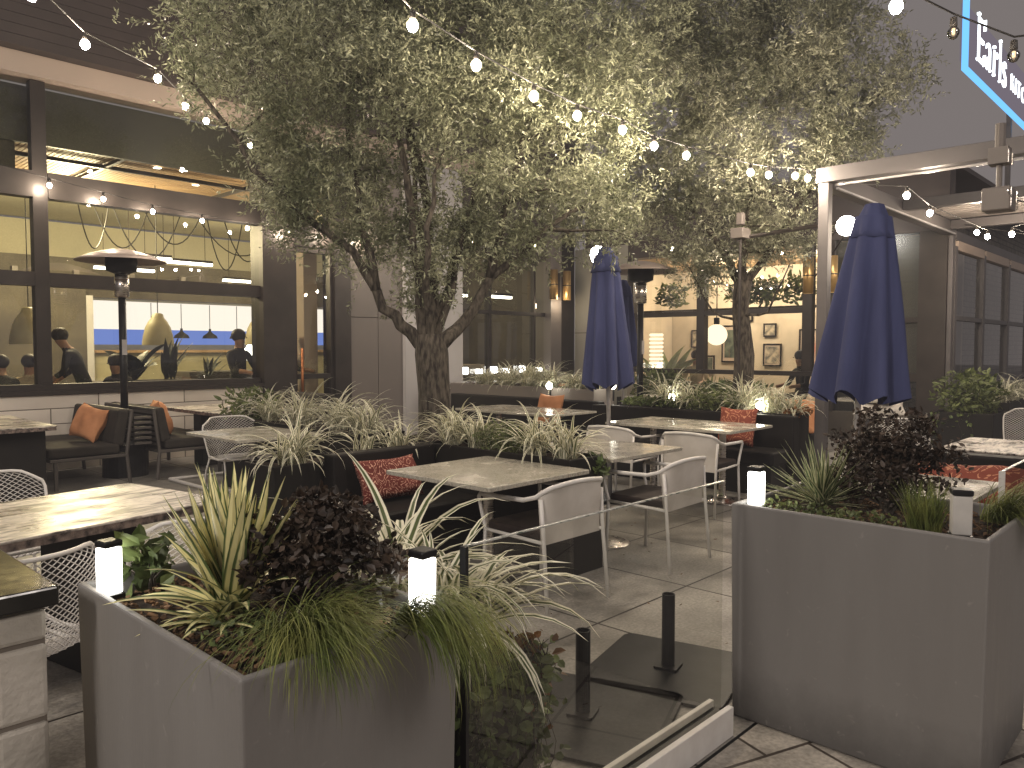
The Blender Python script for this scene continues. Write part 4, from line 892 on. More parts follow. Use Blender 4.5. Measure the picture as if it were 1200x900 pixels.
def flood(c, to, label):
    t = thing('flood_light', label, 'flood light', c, group='flood lights on wall arms')
    m = MB(); m.sphere((0,0,0), .15, 18, 12); m.build('globe', MT['flood'], t, smooth=True)
    v = Vector(to) - Vector(c); m = MB(); m.tube([(0,0,.14), (v*.5)[:], v[:]], .014, 6); m.tube([(0,0,-.1), (v.x*.5, v.y*.5, v.z*.5-.3), (v.x, v.y, v.z-.45)], .014, 6); m.build('arm', MT['frame'], t)
    return t
flood((10.7, 8.1, 3.08), (13.2, 9.6, 2.7), 'blazing white globe flood light above the closed umbrellas')
flood((12.2, 4.53, 3.36), (13.15, 5.4, 3.15), 'bright flood light just left of the tip of the big umbrella')

# ------------------------------------------------------------------ pergola
P = thing('pergola', 'grey steel pergola over the right end of the patio', 'pergola', (8.45, 3.37, 0), world=True)
def pb(nm, b, mat='soffit'): m = MB(); m.box(*b); return m.build(nm, MT[mat], P, bevel=.004)
pb('post', (8.39, 8.50, 3.31, 3.42, 0, 3.26)); pb('post', (13.17, 13.29, 3.31, 3.375, 0, 3.20))
pb('post', (8.39, 8.50, -2.2, -2.09, 0, 3.26))
pb('beam', (8.37, 8.52, -2.3, 3.44, 3.262, 3.42)); pb('beam', (8.522, 13.29, 3.31, 3.44, 3.21, 3.40)); pb('beam', (13.3, 23, 3.30, 3.44, 3.142, 3.28))
pb('beam', (8.52, 13.2, -.2, -.08, 3.27, 3.40))
pb('beam', (10.8, 10.92, -.078, 3.308, 3.27, 3.40)); pb('beam', (13.0, 13.12, -.078, 3.308, 3.27, 3.40))
for k in range(13):
    x = 11.05 + k*.15; pb('louvre', (x, x+.10, -.07, 3.30, 3.405, 3.425), 'panelgrey')
m = MB()
m.box(8.56, 13.15, 3.27, 3.30, 3.205, 3.225); m.box(8.53, 8.55, -2.0, 3.3, 3.24, 3.26); m.build('light_strip_channel', MT['pole'], P)
# rooftop sign
S = thing('rooftop_sign', 'blue edged rooftop sign reading Earls KITCHEN in white letters', 'sign', (13.25, 3.3, 0), world=True)
m = MB(); m.box(13.45, 20.5, 3.30, 3.36, 5.86, 6.72); m.build('sign_panel', MT['signpanel'], S)
m = MB(); m.box(13.36, 13.42, 3.23, 3.31, 5.74, 6.74); m.build('edge_light', MT['signblue'], S)
m = MB(); m.box(13.36, 20.6, 3.23, 3.31, 5.69, 5.738); m.build('edge_light', MT['signblue'], S)
for x in (17.2, 19.4): m = MB(); m.box(x, x+.08, 3.40, 3.48, 4.36, 6.5); m.build('sign_post', MT['panelgrey'], S)
def letter(ch, x, z, h, sx=1., ext=.03):
    cu = bpy.data.curves.new('letter_tmp', 'FONT'); cu.body = ch; cu.size = h; cu.extrude = ext; cu.offset = -.018*h
    ob = bpy.data.objects.new('letter_tmp', cu); col.objects.link(ob); dg = bpy.context.evaluated_depsgraph_get(); me = bpy.data.meshes.new_from_object(ob.evaluated_get(dg))
    bpy.data.objects.remove(ob); bpy.data.curves.remove(cu)
    xs2 = [v.co.x for v in me.vertices]; mnx, mxx = min(xs2), max(xs2)
    for v in me.vertices: v.co = Vector(((v.co.x - mnx)*sx + x - 13.25, (3.22 + v.co.z*.4) - 3.3, v.co.y + z))
    me.materials.clear(); me.materials.append(MT['signwhite'])
    o = bpy.data.objects.new('letter', me); col.objects.link(o); o.parent = S; o['label'] = 'illuminated letter ' + ch
    return (mxx - mnx)*sx
x = 13.92
for ch, h in (('E', 1.02), ('a', .98), ('r', .98), ('l', .98), ('s', .98)):
    wd = letter(ch, x, 5.96 if ch != 'E' else 5.95, h, .92)
    if ch == 'E':
        
        for b_ in ((x-.08, x, 5.952, 5.985), (x-.08, x, 6.635, 6.665), (x+wd, x+wd+.02, 6.50, 6.665), (x+wd, x+wd+.02, 5.952, 6.12)): m = MB(); m.box(b_[0], b_[1], 3.19, 3.23, b_[2], b_[3]); m.build('serif', MT['signwhite'], S)
    if ch in 'lr':
        
        zt = 6.65 if ch == 'l' else 6.44
        for b_ in ((5.962, 5.99), (zt-.035, zt)): m = MB(); m.box(x-.06, x-.001, 3.19, 3.23, b_[0], b_[1]); m.build('serif', MT['signwhite'], S)
    x += wd + .16
x += .25
for ch in 'KITCHEN': x += letter(ch, x, 6.05, .42) + .13

# ------------------------------------------------------------------ lanterns
def lantern(c, rz, label, lit=True, h=.150, w_=.052, lean=0.):
    t = thing('lantern', label, 'lantern', c, rz, 'small square lanterns'); t.rotation_euler = (lean, 0, rz)
    m = MB(); m.obox((0,0,.006), (w_*1.15, w_*1.15, .012)); m.build('base', MT['blacksteel'], t)
    m = MB(); m.obox((0,0,.012+h*.41), (w_, w_, h*.80)); m.build('diffuser', MT['lampwhite' if lit else 'lampdim'], t, bevel=.004)
    m = MB(); m.obox((0,0,.014+h*.81+h*.06), (w_*1.08, w_*1.08, h*.12)); m.build('cap', MT['blacksteel'], t, bevel=.005)
    return t
lantern((.745, 2.16, .845), .2, 'lit square lantern at the left corner of the left planter', True, .150, .047)
lantern((1.205, 1.44, .845), .1, 'lit square lantern at the right corner of the left planter', True, .170, .048, .02)
lantern((2.965, 1.44, .855), .1, 'lit square lantern at the left end of the right planter', True, .165, .054)
lantern((2.965, .70, .855), .4, 'unlit greyish square lantern at the right end of the right planter', False, .165, .060)
wl = [9.95, 10.33, 10.72, 11.07, 11.55, 12.05, 12.23]
for k, x in enumerate(wl[:6]):
    lantern((x, YF-.02, 1.002), 0, ['first', 'second', 'third', 'fourth', 'fifth', 'sixth'][k] + ' from the left of the small lanterns on the window sill', True, .16 if k % 2 == 0 else .11, .10)
for k, (x, y, z) in enumerate(((8.05, 7.0, .98), (8.15, 5.12, .90), (8.10, 3.95, .86), (8.35, 6.15, 1.0))):
    t = thing('spot_light', ['spot light shining up through the pale drooping grasses behind the umbrella', 'spot light glowing in the striped grass left of the second tree', 'spot light glowing in the striped grass right of the second tree', 'spot light at the foot of the heater among the leaves'][k], 'spot light', (x+.10, y, z), group='spot lights in the planters')
    m = MB(); m.sphere((0,0,0), .045, 12, 8); m.build('lens', MT['spot'], t, smooth=True)
    m = MB(); m.tube([(.02,0,-.2), (.02,0,-.03)], .012, 8); m.build('spike', MT['blacksteel'], t)
for (x, y, z) in ((1.9, 10.9, .0),): pass

# ------------------------------------------------------------------ string lights
def string(name, label, cable, bulbs, lit=None, r=.031, sag=.0):
    t = thing(name, label, 'string lights', cable[0], world=True)
    m = MB(); pts = []
    for a, b in zip(cable[:-1], cable[1:]):
        a, b = Vector(a), Vector(b); L = (b-a).length
        for k in range(8):
            f = k/8.; p = a.lerp(b, f); pts.append((p.x, p.y, p.z - 4*sag*L*f*(1-f)))
    pts.append(cable[-1]); m.tube(pts, .005, 6); m.build('cable', MT['cable'], t)
    for k, b in enumerate(bulbs):
        on = lit is None or lit[k]
        x, y, z = b
        m = MB(); m.lathe([(.008, .075), (.016, .07), (.018, .03), (.016, .022)], (x,y,z), 10, cap=True); s = m.build('socket', MT['socket'], t, smooth=True)
        m = MB(); m.lathe([(.001, -r*1.35), (r*.55, -r*1.15), (r*.95, -r*.45), (r, 0), (r*.8, r*.45), (r*.5, r*.75)], (x,y,z), 12); m.build('bulb', MT['bulb'] if on else MT['clearbulb'], t, smooth=True)
        if not on:
            m = MB(); m.tube([(x, y, z-.012), (x, y, z+.016)], .008, 6); m.build('filament', MT['filament'], t)
    return t
def up(p, d=.08): return (p[0], p[1], p[2]+d)
A = [(1.47,5.28,3.58), (2.04,6.14,3.68), (2.99,7.2,3.92), (3.6,8.01,3.98), (4.21,8.83,4.12), (5.21,9.68,4.18)]
string('string_lights', 'string of warm bulbs running from top left to the building above the left window', [(.7, 4.2, 3.62)] + [up(p) for p in A] + [(6.1, 10.5, 4.5)], A)
Bs = [(2.81,3.41,3.28), (3.47,3.59,3.28), (4.17,3.73,3.28), (4.77,3.82,3.29), (5.42,3.86,3.32), (5.94,3.89,3.29), (6.4,3.84,3.28), (7.37,3.69,3.26), (7.69,3.65,3.28), (8.1,3.55,3.32), (8.30,3.50,3.32)]
string('string_lights', 'string of bright bulbs threading the big tree to the pergola corner', [(1.4, 2.9, 3.6)] + [up(p) for p in Bs] + [(8.42, 3.46, 3.40)], Bs)
Cs = [(3.04,10.45,3.44), (3.64,10.45,3.36), (4.24,10.45,3.28), (4.9,10.45,3.24), (5.56,10.45,3.21), (6.24,10.45,3.21), (6.94,10.45,3.25), (7.63,10.45,3.27)]  # bulbs put in for reflections in the window glass
string('string_lights', 'string of small bulbs put in for reflections along the left dining window', [(1.6, 10.5, 3.75)] + [up(p) for p in Cs] + [(8.3, 10.5, 3.5)], Cs, r=.026)
Ds = [(3.89,1.24,3.08), (4.52,1.16,3.12), (4.72,.93,3.0)]
string('string_lights', 'near string at top right with one lit and two unlit clear bulbs', [(2.9, 1.95, 3.2)] + [up(p, .09) for p in Ds] + [(5.6, -.4, 3.2)], Ds, [True, False, False], r=.030)
Es = [(8.11,2.45,2.97), (9.4,2.6,2.98), (11.99,2.73,3.06), (11.73,2.55,2.96), (11.13,2.16,2.89), (12.6, 2.2, 2.95), (11.0, 1.55, 3.0)]
string('string_lights', 'string of bulbs hanging under the pergola at right', [(8.5, 3.2, 3.25), up(Es[0]), up(Es[1]), up(Es[3]), up(Es[2]), (12.9, 3.1, 3.3), up(Es[5]), up(Es[4]), up(Es[6]), (11.0, .2, 3.25)], Es)
Fs = [(9.3,8.3,3.15), (8.6,9.0,3.2), (10.0,7.6,3.1), (10.6, 6.6, 3.05)]
string('string_lights', 'short string of bulbs behind the big tree above the far tables', [(8.0, 9.8, 3.4)] + [up(Fs[1]), up(Fs[0]), up(Fs[2]), up(Fs[3])] + [(12.9, 5.5, 3.4)], Fs, r=.026)

# ------------------------------------------------------------------ plants
def plant(name, label, cat, loc, group=None): return thing(name, label, cat, loc, 0, group)
def strap_clump(name, label, cat, c, n, L, wdt, mat, el=(.5, 1.45), droop=(1.2, 2.4), r=.05, group=None, spread=(0, 2*PI), fold=.25, tipw=.0, seg=8, stretch=(1, 1)):
    t = plant(name, label, cat, c, group); m = MB()
    for k in range(n):
        az = random.uniform(*spread); a0 = random.uniform(0, 2*PI); q = random.random()**.5*r
        b = (q*cos(a0)*stretch[0], q*sin(a0)*stretch[1], random.uniform(-.01, .01))
        m.blade(b, az, random.uniform(*el), L*random.uniform(.6, 1.12), wdt*random.uniform(.75, 1.15), random.uniform(*droop), seg, fold, tipw, random.uniform(-.5, .5))
    m.build('leaves', MT[mat], t); return t
SG = 'striped aztec grass clumps'
def aztec(label, c, n=70, L=.42, w_=.016, r=.07, st=(1, 1), **k): return strap_clump('striped_grass', label, 'plant', c, int(n*1.45), L*1.12, w_*1.25, 'spider', (.6, 1.52), (1.1, 2.5), r, SG, stretch=st, **k)
def leafcloud(m, pts, size, asp=.5, jit=.35, up=.2, fold=.0):
    for (x, y, z) in pts:
        d = Vector((random.gauss(0,1), random.gauss(0,1), random.gauss(up,.8))).normalized(); s_ = d.cross(Vector((random.gauss(0,1), random.gauss(0,1), random.gauss(0,1)))).normalized()
        L = size*random.uniform(1-jit, 1+jit); wd = L*asp*.5; p = Vector((x,y,z)); n_ = d.cross(s_)
        m.add([p, p + d*L*.35 + s_*wd + n_*wd*.3, p + d*L*.7 + s_*wd*.8 + n_*wd*.3, p + d*L, p + d*L*.7 - s_*wd*.8 + n_*wd*.3, p + d*L*.35 - s_*wd + n_*wd*.3], [(0,1,2,3), (0,3,4,5)])
def leafy(name, label, cat, c, n, ext, size, mat, asp=.5, stems=6, stemmat='bark', group=None, shape=None, up=.2, clumpn=0):
    t = plant(name, label, cat, c, group); m = MB(); pts = []
    cl = [(random.gauss(0,.45), random.gauss(0,.45), random.gauss(.1,.42)) for _ in range(clumpn)] if clumpn else None
    while len(pts) < n:
        if cl:
            q = random.choice(cl); p = (q[0]+random.gauss(0,.16), q[1]+random.gauss(0,.16), q[2]+random.gauss(0,.13))
        else: p = (random.uniform(-1,1), random.uniform(-1,1), random.uniform(-1,1))
        if p[0]**2+p[1]**2+p[2]**2 > 1.25 or random.random() > .45+.8*abs(noise.noise(Vector(p)*2.2)): continue
        z = (p[2]+1)*ext[2]/2
        if z < -.01: continue
        pts.append((p[0]*ext[0], p[1]*ext[1], z))
    leafcloud(m, pts, size, asp, up=up); m.build('leaves', MT[mat], t)
    m = MB()
    for k in range(stems):
        q = random.choice(pts); m.tube([(random.gauss(0,.015), random.gauss(0,.015), -.02), (q[0]*.35, q[1]*.35, q[2]*.5), q], [.006, .004, .0015], 5)
    if stems: m.build('stems', MT[stemmat], t)
    return t
def finegrass(name, label, c, n, L, lean_az, spread, el=(.9, 1.5), droop=(1.6, 2.7), r=.05, wdt=.0022, rest=None):
    t = plant(name, label, 'ornamental grass', c, 'fine weeping grasses'); m = MB()
    for k in range(n):
        a0 = random.uniform(0, 2*PI); q = random.random()**.5*r; az = random.gauss(lean_az, spread)
        m.blade((q*cos(a0), q*sin(a0), 0), az, random.uniform(*el), L*random.uniform(.5, 1.1), wdt, random.uniform(*droop), 9, 0., 0., 0.)
    o = m.build('blades', MT['grass'], t); o['kind'] = 'stuff'; return t
def trail(name, label, c, h, n, ext, size, mat, group='trailing ivy'):
    """leaves hanging down a planter side from c"""
    t = plant(name, label, 'trailing plant', c, group); m = MB(); s = MB()
    for k in range(n):
        x = random.uniform(-1, 1)*ext[0]; y = random.uniform(-1, 1)*ext[1]; hh = h*random.uniform(.3, 1)
        pts = [(x, y, .03)]; ph = random.uniform(0, 6)
        for i in range(1, 8): pts.append((x + .02*sin(ph+i), y + .02*cos(ph*2+i), .03 - hh*i/7))
        s.tube(pts, .0015, 4, False)
        lp = []
        for i in range(int(hh/size*1.3)+2):
            f = random.random(); q = pts[min(7, int(f*7))]; lp.append((q[0]+random.gauss(0, size*.5), q[1]+random.gauss(0, size*.5), .03 - hh*f))
        leafcloud(m, lp, size, .8, up=-.5)
    m.build('leaves', MT[mat], t); s.build('stems', MT['bark'], t); return t

# --- left foreground planter
t = plant('yucca', 'large yellow striped yucca in the left planter', 'yucca', (.93, 1.86, .81), 'striped yuccas'); m = MB()
random.seed(21)
for k in range(84):
    e = random.uniform(1.02, 1.55) if k < 62 else random.uniform(.25, 1.0)
    m.blade((random.gauss(0,.012), random.gauss(0,.012), .02), random.uniform(0, 2*PI), e, random.uniform(.25, .41) if k < 62 else random.uniform(.20, .34), random.uniform(.029, .041), random.uniform(-.03, .10) if k < 62 else random.uniform(.2, .9), 8, .32, .0, random.uniform(-.2, .2), root=.75)
m.build('leaves', MT['yucca'], t)
t = plant('yucca', 'smaller striped yucca leaning out at the left lantern', 'yucca', (.87, 1.80, .80), 'striped yuccas'); m = MB()
for k in range(20):
    m.blade((random.gauss(0,.01), random.gauss(0,.01), .03), random.uniform(PI*.6, PI*1.6), random.uniform(.2, .85), random.uniform(.13, .23), .020, random.uniform(.3, 1.0), 7, .3, .0, random.uniform(-.3, .3), root=.75)
m.build('leaves', MT['yucca'], t)
random.seed(5)
leafy('shrub', 'dark burgundy leaved shrub in the left planter', 'shrub', (1.085, 1.70, .82), 6200, (.165, .25, .31), .023, 'burgundy', .66, 16, clumpn=40)
finegrass('weeping_grass', 'green weeping grass spilling over the near rim of the left planter', (.925, 1.52, .83), 1200, .31, -1.5, .70, (.5, 1.3), (1.5, 2.8), .06)
finegrass('weeping_grass', 'weeping grass hanging over the rim beside the right lantern of the left planter', (1.125, 1.425, .845), 520, .42, -1.5, .16, (.5, 1.1), (2.1, 3.0), .028)
leafy('groundcover', 'small green creeper leaves near the rim of the left planter', 'plant', (.86, 1.66, .825), 110, (.09, .13, .05), .020, 'ivy', .8, 3)
leafy('broadleaf_plant', 'broad green leaves poking up behind the left lantern', 'plant', (.86, 2.19, .84), 60, (.06, .07, .15), .065, 'ivy', .6, 5)
# trailing creeper stems over the rim
trail('creeper', 'thin creeper stems hanging over the middle of the left planter rim', (1.08, 1.385, .875), .10, 5, (.05, .008), .016, 'fern')
# --- right foreground planter
t = plant('yucca', 'spiky striped yucca in the right planter', 'yucca', (3.22, 1.28, .83), 'striped yuccas'); m = MB()
for k in range(95):
    m.blade((random.gauss(0,.012), random.gauss(0,.012), .02), random.uniform(0, 2*PI), random.uniform(.12, 1.5), random.uniform(.20, .31), .018, random.uniform(-.05, .25), 6, .35, .0, random.uniform(-.2, .2), root=.8)
m.build('leaves', MT['yucca2'], t)
leafy('shrub', 'dusky burgundy shrub filling the middle of the right planter', 'shrub', (3.36, 1.05, .85), 3300, (.22, .25, .40), .024, 'burgundy', .55, 26, clumpn=38)
finegrass('weeping_grass', 'upright tuft of fine grass left of the unlit lantern', (3.06, .84, .83), 420, .20, 0, 2., (1.1, 1.55), (.1, .9), .055, .003)
finegrass('weeping_grass', 'weeping grass spilling over the right end of the right planter', (3.42, .68, .84), 900, .34, -1.5, .6, (.6, 1.2), (1.2, 2.4), .06)
leafy('groundcover', 'pale green creeper under the yucca of the right planter', 'plant', (3.02, 1.20, .835), 420, (.09, .32, .05), .018, 'fern', .7, 0)
leafy('groundcover', 'green creeper along the back rim of the right planter', 'plant', (3.45, 1.3, .84), 200, (.1, .2, .12), .024, 'ivy', .7, 4)
# --- behind the glass
random.seed(9)
aztec('large striped grass behind the right lantern of the left planter, upper clump', (1.62, 2.12, .56), 74, .56, .030, .09, seg=9)
aztec('striped grass arching over the glass screen, right of the left planter', (1.62, 1.80, .55), 80, .50, .026, .09, seg=9)
aztec('striped grass clump at the far end of the low planter', (1.62, 2.5, .55), 36, .42, .022, .07)
trail('ivy', 'green ivy trailing down the low planter behind the glass', (1.80, 1.80, .54), .5, 60, (.03, .25), .036, 'ivy')
trail('ivy', 'orange brown dry foliage at the top of the trailing ivy', (1.795, 1.66, .56), .34, 30, (.035, .09), .036, 'dryivy')
trail('ivy', 'ivy trailing down the short front of the low planter', (1.62, 1.565, .54), .5, 34, (.17, .03), .036, 'ivy')
# --- divider
for k, (x, y, n) in enumerate(((4.09, 4.50, 60), (4.08, 4.22, 46), (4.08, 3.62, 56), (4.09, 3.36, 40))):
    aztec(['striped grass at the far end of the divider planter', 'second striped grass from the far end of the divider', 'striped grass arching over the foreground table', 'striped grass at the near end of the divider planter'][k], (x, y, .75), n, .42, .017, .07)
leafy('fern', 'feathery dark green fern in the middle of the divider', 'fern', (4.09, 3.92, .70), 1500, (.17, .26, .26), .035, 'fern', .25, 0)
leafy('croton', 'green and red leaves at the near corner of the divider', 'plant', (4.20, 3.18, .60), 90, (.05, .06, .2), .05, 'ivy', .5, 3)
# --- behind first banquette
for k, (x, y, n, L) in enumerate(((2.86, 4.80, 62, .47), (3.50, 4.82, 22, .32), (3.80, 4.84, 40, .38))):
    aztec(['striped grass at the left end of the planter behind the banquette', 'smallest striped grass, behind the patterned pillow banquette', 'striped grass between the banquette and the tree trunk'][k], (x, y, .69), n, L, .016, .09)
for k, (x, y, n, L) in enumerate(((4.15, 5.70, 56, .50), (4.2, 6.22, 62, .52), (4.2, 6.85, 58, .52), (4.2, 7.45, 46, .46))):
    aztec(['striped grass nearest the trunk in the planter left of the tree', 'second clump of striped grass left of the tree', 'third clump of striped grass left of the tree', 'fourth clump of striped grass left of the tree', 'last clump of striped grass toward the door'][k], (x, y, .74), n, L, .017, .10)
leafy('fern', 'broad green fern at the end of the granite table by the door', 'fern', (4.2, 7.9, .68), 380, (.26, .32, .38), .085, 'fern', .35, 5)
# --- planters in front of the gallery
for k, (x, y, n, L) in enumerate(((8.25, 5.15, 80, .50), (8.28, 4.85, 60, .48), (8.25, 4.15, 90, .50), (8.3, 3.85, 60, .44), (8.25, 3.62, 40, .36))):
    aztec(['striped grass left of the second tree trunk', 'striped grass close to the left of the second trunk', 'striped grass right of the second tree trunk', 'striped grass beyond the right spot light', 'small striped grass at the pergola post'][k], (x, y, .78), n, L, .018, .10)
leafy('fern', 'dark leafy bush between the striped grasses at the second tree', 'shrub', (8.2, 4.5, .66), 1300, (.24, .36, .36), .05, 'fern', .45, 6)
leafy('groundcover', 'low green foliage along the front of the banquette planter', 'plant', (8.12, 5.3, .74), 700, (.12, .45, .16), .045, 'ivy', .6, 0)
leafy('groundcover', 'yellow green creeper spilling at the right end of the banquette planter', 'plant', (8.28, 3.56, .76), 240, (.22, .12, .10), .035, 'dryivy', .6, 0)
for k, (x, y, n, L) in enumerate(((8.5, 8.6, 60, .42), (8.5, 8.15, 60, .45), (8.5, 7.7, 90, .48), (8.48, 7.25, 90, .48), (8.5, 6.8, 70, .42), (8.5, 6.5, 60, .36))):
    aztec(['first pale striped grass in the grey planter, farthest left', 'second pale striped grass in the grey planter', 'bushiest pale striped grass left of the umbrella', 'pale striped grass just left of the umbrella', 'pale striped grass right behind the umbrella', 'pale striped grass between umbrella and heater'][k], (x, y, .92), n, L, .020, .11)
leafy('fern', 'fine green herb clump below the lantern window', 'plant', (11.3, 10.2, .80), 900, (.5, .2, .36), .06, 'fern', .25, 4)
leafy('shrub', 'dark green indoor plant by the gallery window, seen low', 'plant', (12.8, 8.2, .45), 900, (.25, .6, .6), .12, 'fern', .35, 6)
leafy('shrub', 'green plant low in front of the gallery window', 'plant', (12.8, 6.7, .45), 900, (.25, .7, .45), .12, 'ivy', .4, 6)
leafy('shrub', 'leafy plant in the dark pot beside the glazed side wall', 'plant', (12.3, 2.85, .56), 700, (.45, .42, .62), .10, 'fern', .4, 6)
trail('ivy', 'creeper hanging from the dark pot by the glazed side wall', (11.88, 2.85, .6), .45, 8, (.02, .4), .05, 'ivy')
for k in range(4):
    aztec(['first', 'second', 'third', 'fourth'][k] + ' pale striped grass from the left along the glazed side wall', (13.6 + k*.8, 2.75, .68), 50, .50, .026, .12)
# plants in the gallery window
def bigleaf(name, label, c, n, L, wdt, mat, el, droop, r=.04):
    t = plant(name, label, 'indoor plant', c); m = MB()
    for k in range(n): m.blade((random.gauss(0,r), random.gauss(0,r), 0), random.uniform(0, 2*PI), random.uniform(*el), L*random.uniform(.7, 1.1), wdt, random.uniform(*droop), 8, .25, .0, random.uniform(-.6, .6), root=.15)
    m.build('leaves', MT[mat], t); return t
bigleaf('banana_plant', 'tall banana plant inside the gallery window behind the heater', (13.9, 8.8, .6), 9, 1.3, .28, 'fern', (.9, 1.4), (.2, .9))
bigleaf('banana_plant', 'dark palm fronds in the dining window above the booth', (5.35, 12.7, 1.0), 11, .75, .11, 'palmdark', (.7, 1.35), (.1, .5))
bigleaf('rubber_plant', 'dark broad leaved plant in the dining window right of the waiter', (4.75, 12.6, 1.0), 7, .7, .32, 'palmdark', (.6, 1.2), (.2, .8))
bigleaf('palm', 'small dark palm at the right of the bell pendants', (6.3, 13.3, 1.0), 10, .45, .07, 'palmdark', (.5, 1.2), (.1, .6))
for k, y in enumerate((8.45, 6.9, 6.5, 5.9)):
    leafy('trailing_plant', ['leafy plant on the high shelf inside the left gallery window', 'leafy plant on the high shelf left of the second trunk', 'leafy plant on the high shelf right of the second trunk', 'leafy plant on the high shelf at the right of the gallery window'][k], 'indoor plant', (14.4, y*1.06, 2.35), 300, (.15, .36, .5), .12, 'fern', .4, 0)
bx_ = MB(); bx_.box(14.3, 14.6, 5.2, 9.6, 2.26, 2.30); tag(bx_.build('plant_shelf', MT['frame']), 'high shelf of plants inside the gallery window', 'shelf')
# orange flowering / lit string column inside
t = thing('stacked_lamp', 'column of stacked glowing rings inside the gallery window', 'lamp', (14.2, 9.2, .9)); m = MB()
for k in range(11): m.lathe([(.13, 0), (.16, .03), (.13, .06)], (0,0,k*.085), 16)
m.build('lamp_shade', MT['globe'], t, smooth=True)

m = MB()
for k in range(150):
    x, y = random.uniform(1.9, 7.0), random.uniform(-.2, 6.0)
    leafcloud(m, [(x, y, .006)], .03, .5)
o = m.build('fallen_leaves', MT['chip']); 
for v in o.data.vertices: v.co.z = .003 + abs(v.co.z-.006)*.25
tag(o, 'scattered small dry leaves and crumbs on the patio floor', 'litter', kind='stuff')
# ------------------------------------------------------------------ trees
def leaf_mesh(centers, dirs, n_per, tw, L, wdt, seed, skip=None):
    """twigs at centres, each with n_per pointed leaves along it; numpy"""
    g = np.random.default_rng(seed); K = len(centers)
    c = np.repeat(centers, n_per, 0); d = np.repeat(dirs, n_per, 0); N = len(c)
    f = np.tile(np.linspace(0, 1, n_per), K)[:, None]
    rv = g.normal(size=(N, 3)); perp = np.cross(d, rv); perp /= np.linalg.norm(perp, axis=1)[:, None] + 1e-9
    base = c + d * f * tw
    ld = d * .75 + perp * .8 + np.array([0, 0, -.05]); ld /= np.linalg.norm(ld, axis=1)[:, None]
    sd = np.cross(ld, g.normal(size=(N, 3))); sd /= np.linalg.norm(sd, axis=1)[:, None] + 1e-9
    nn = np.cross(ld, sd); l = (L * g.uniform(.6, 1.25, N))[:, None]; w_ = (wdt * g.uniform(.8, 1.2, N))[:, None] * .5
    v = np.stack([base, base + ld*l*.5 + sd*w_ + nn*w_*.4, base + ld*l - nn*w_*.3, base + ld*l*.5 - sd*w_ + nn*w_*.4], 1).reshape(-1, 3)
    if skip is not None:
        pass
    me = bpy.data.meshes.new('leaves'); me.vertices.add(len(v)); me.vertices.foreach_set('co', v.ravel().astype(np.float32))
    me.loops.add(N*4); me.loops.foreach_set('vertex_index', np.arange(N*4, dtype=np.int32)); me.polygons.add(N)
    me.polygons.foreach_set('loop_start', np.arange(0, N*4, 4, dtype=np.int32)); me.update(calc_edges=True); return me
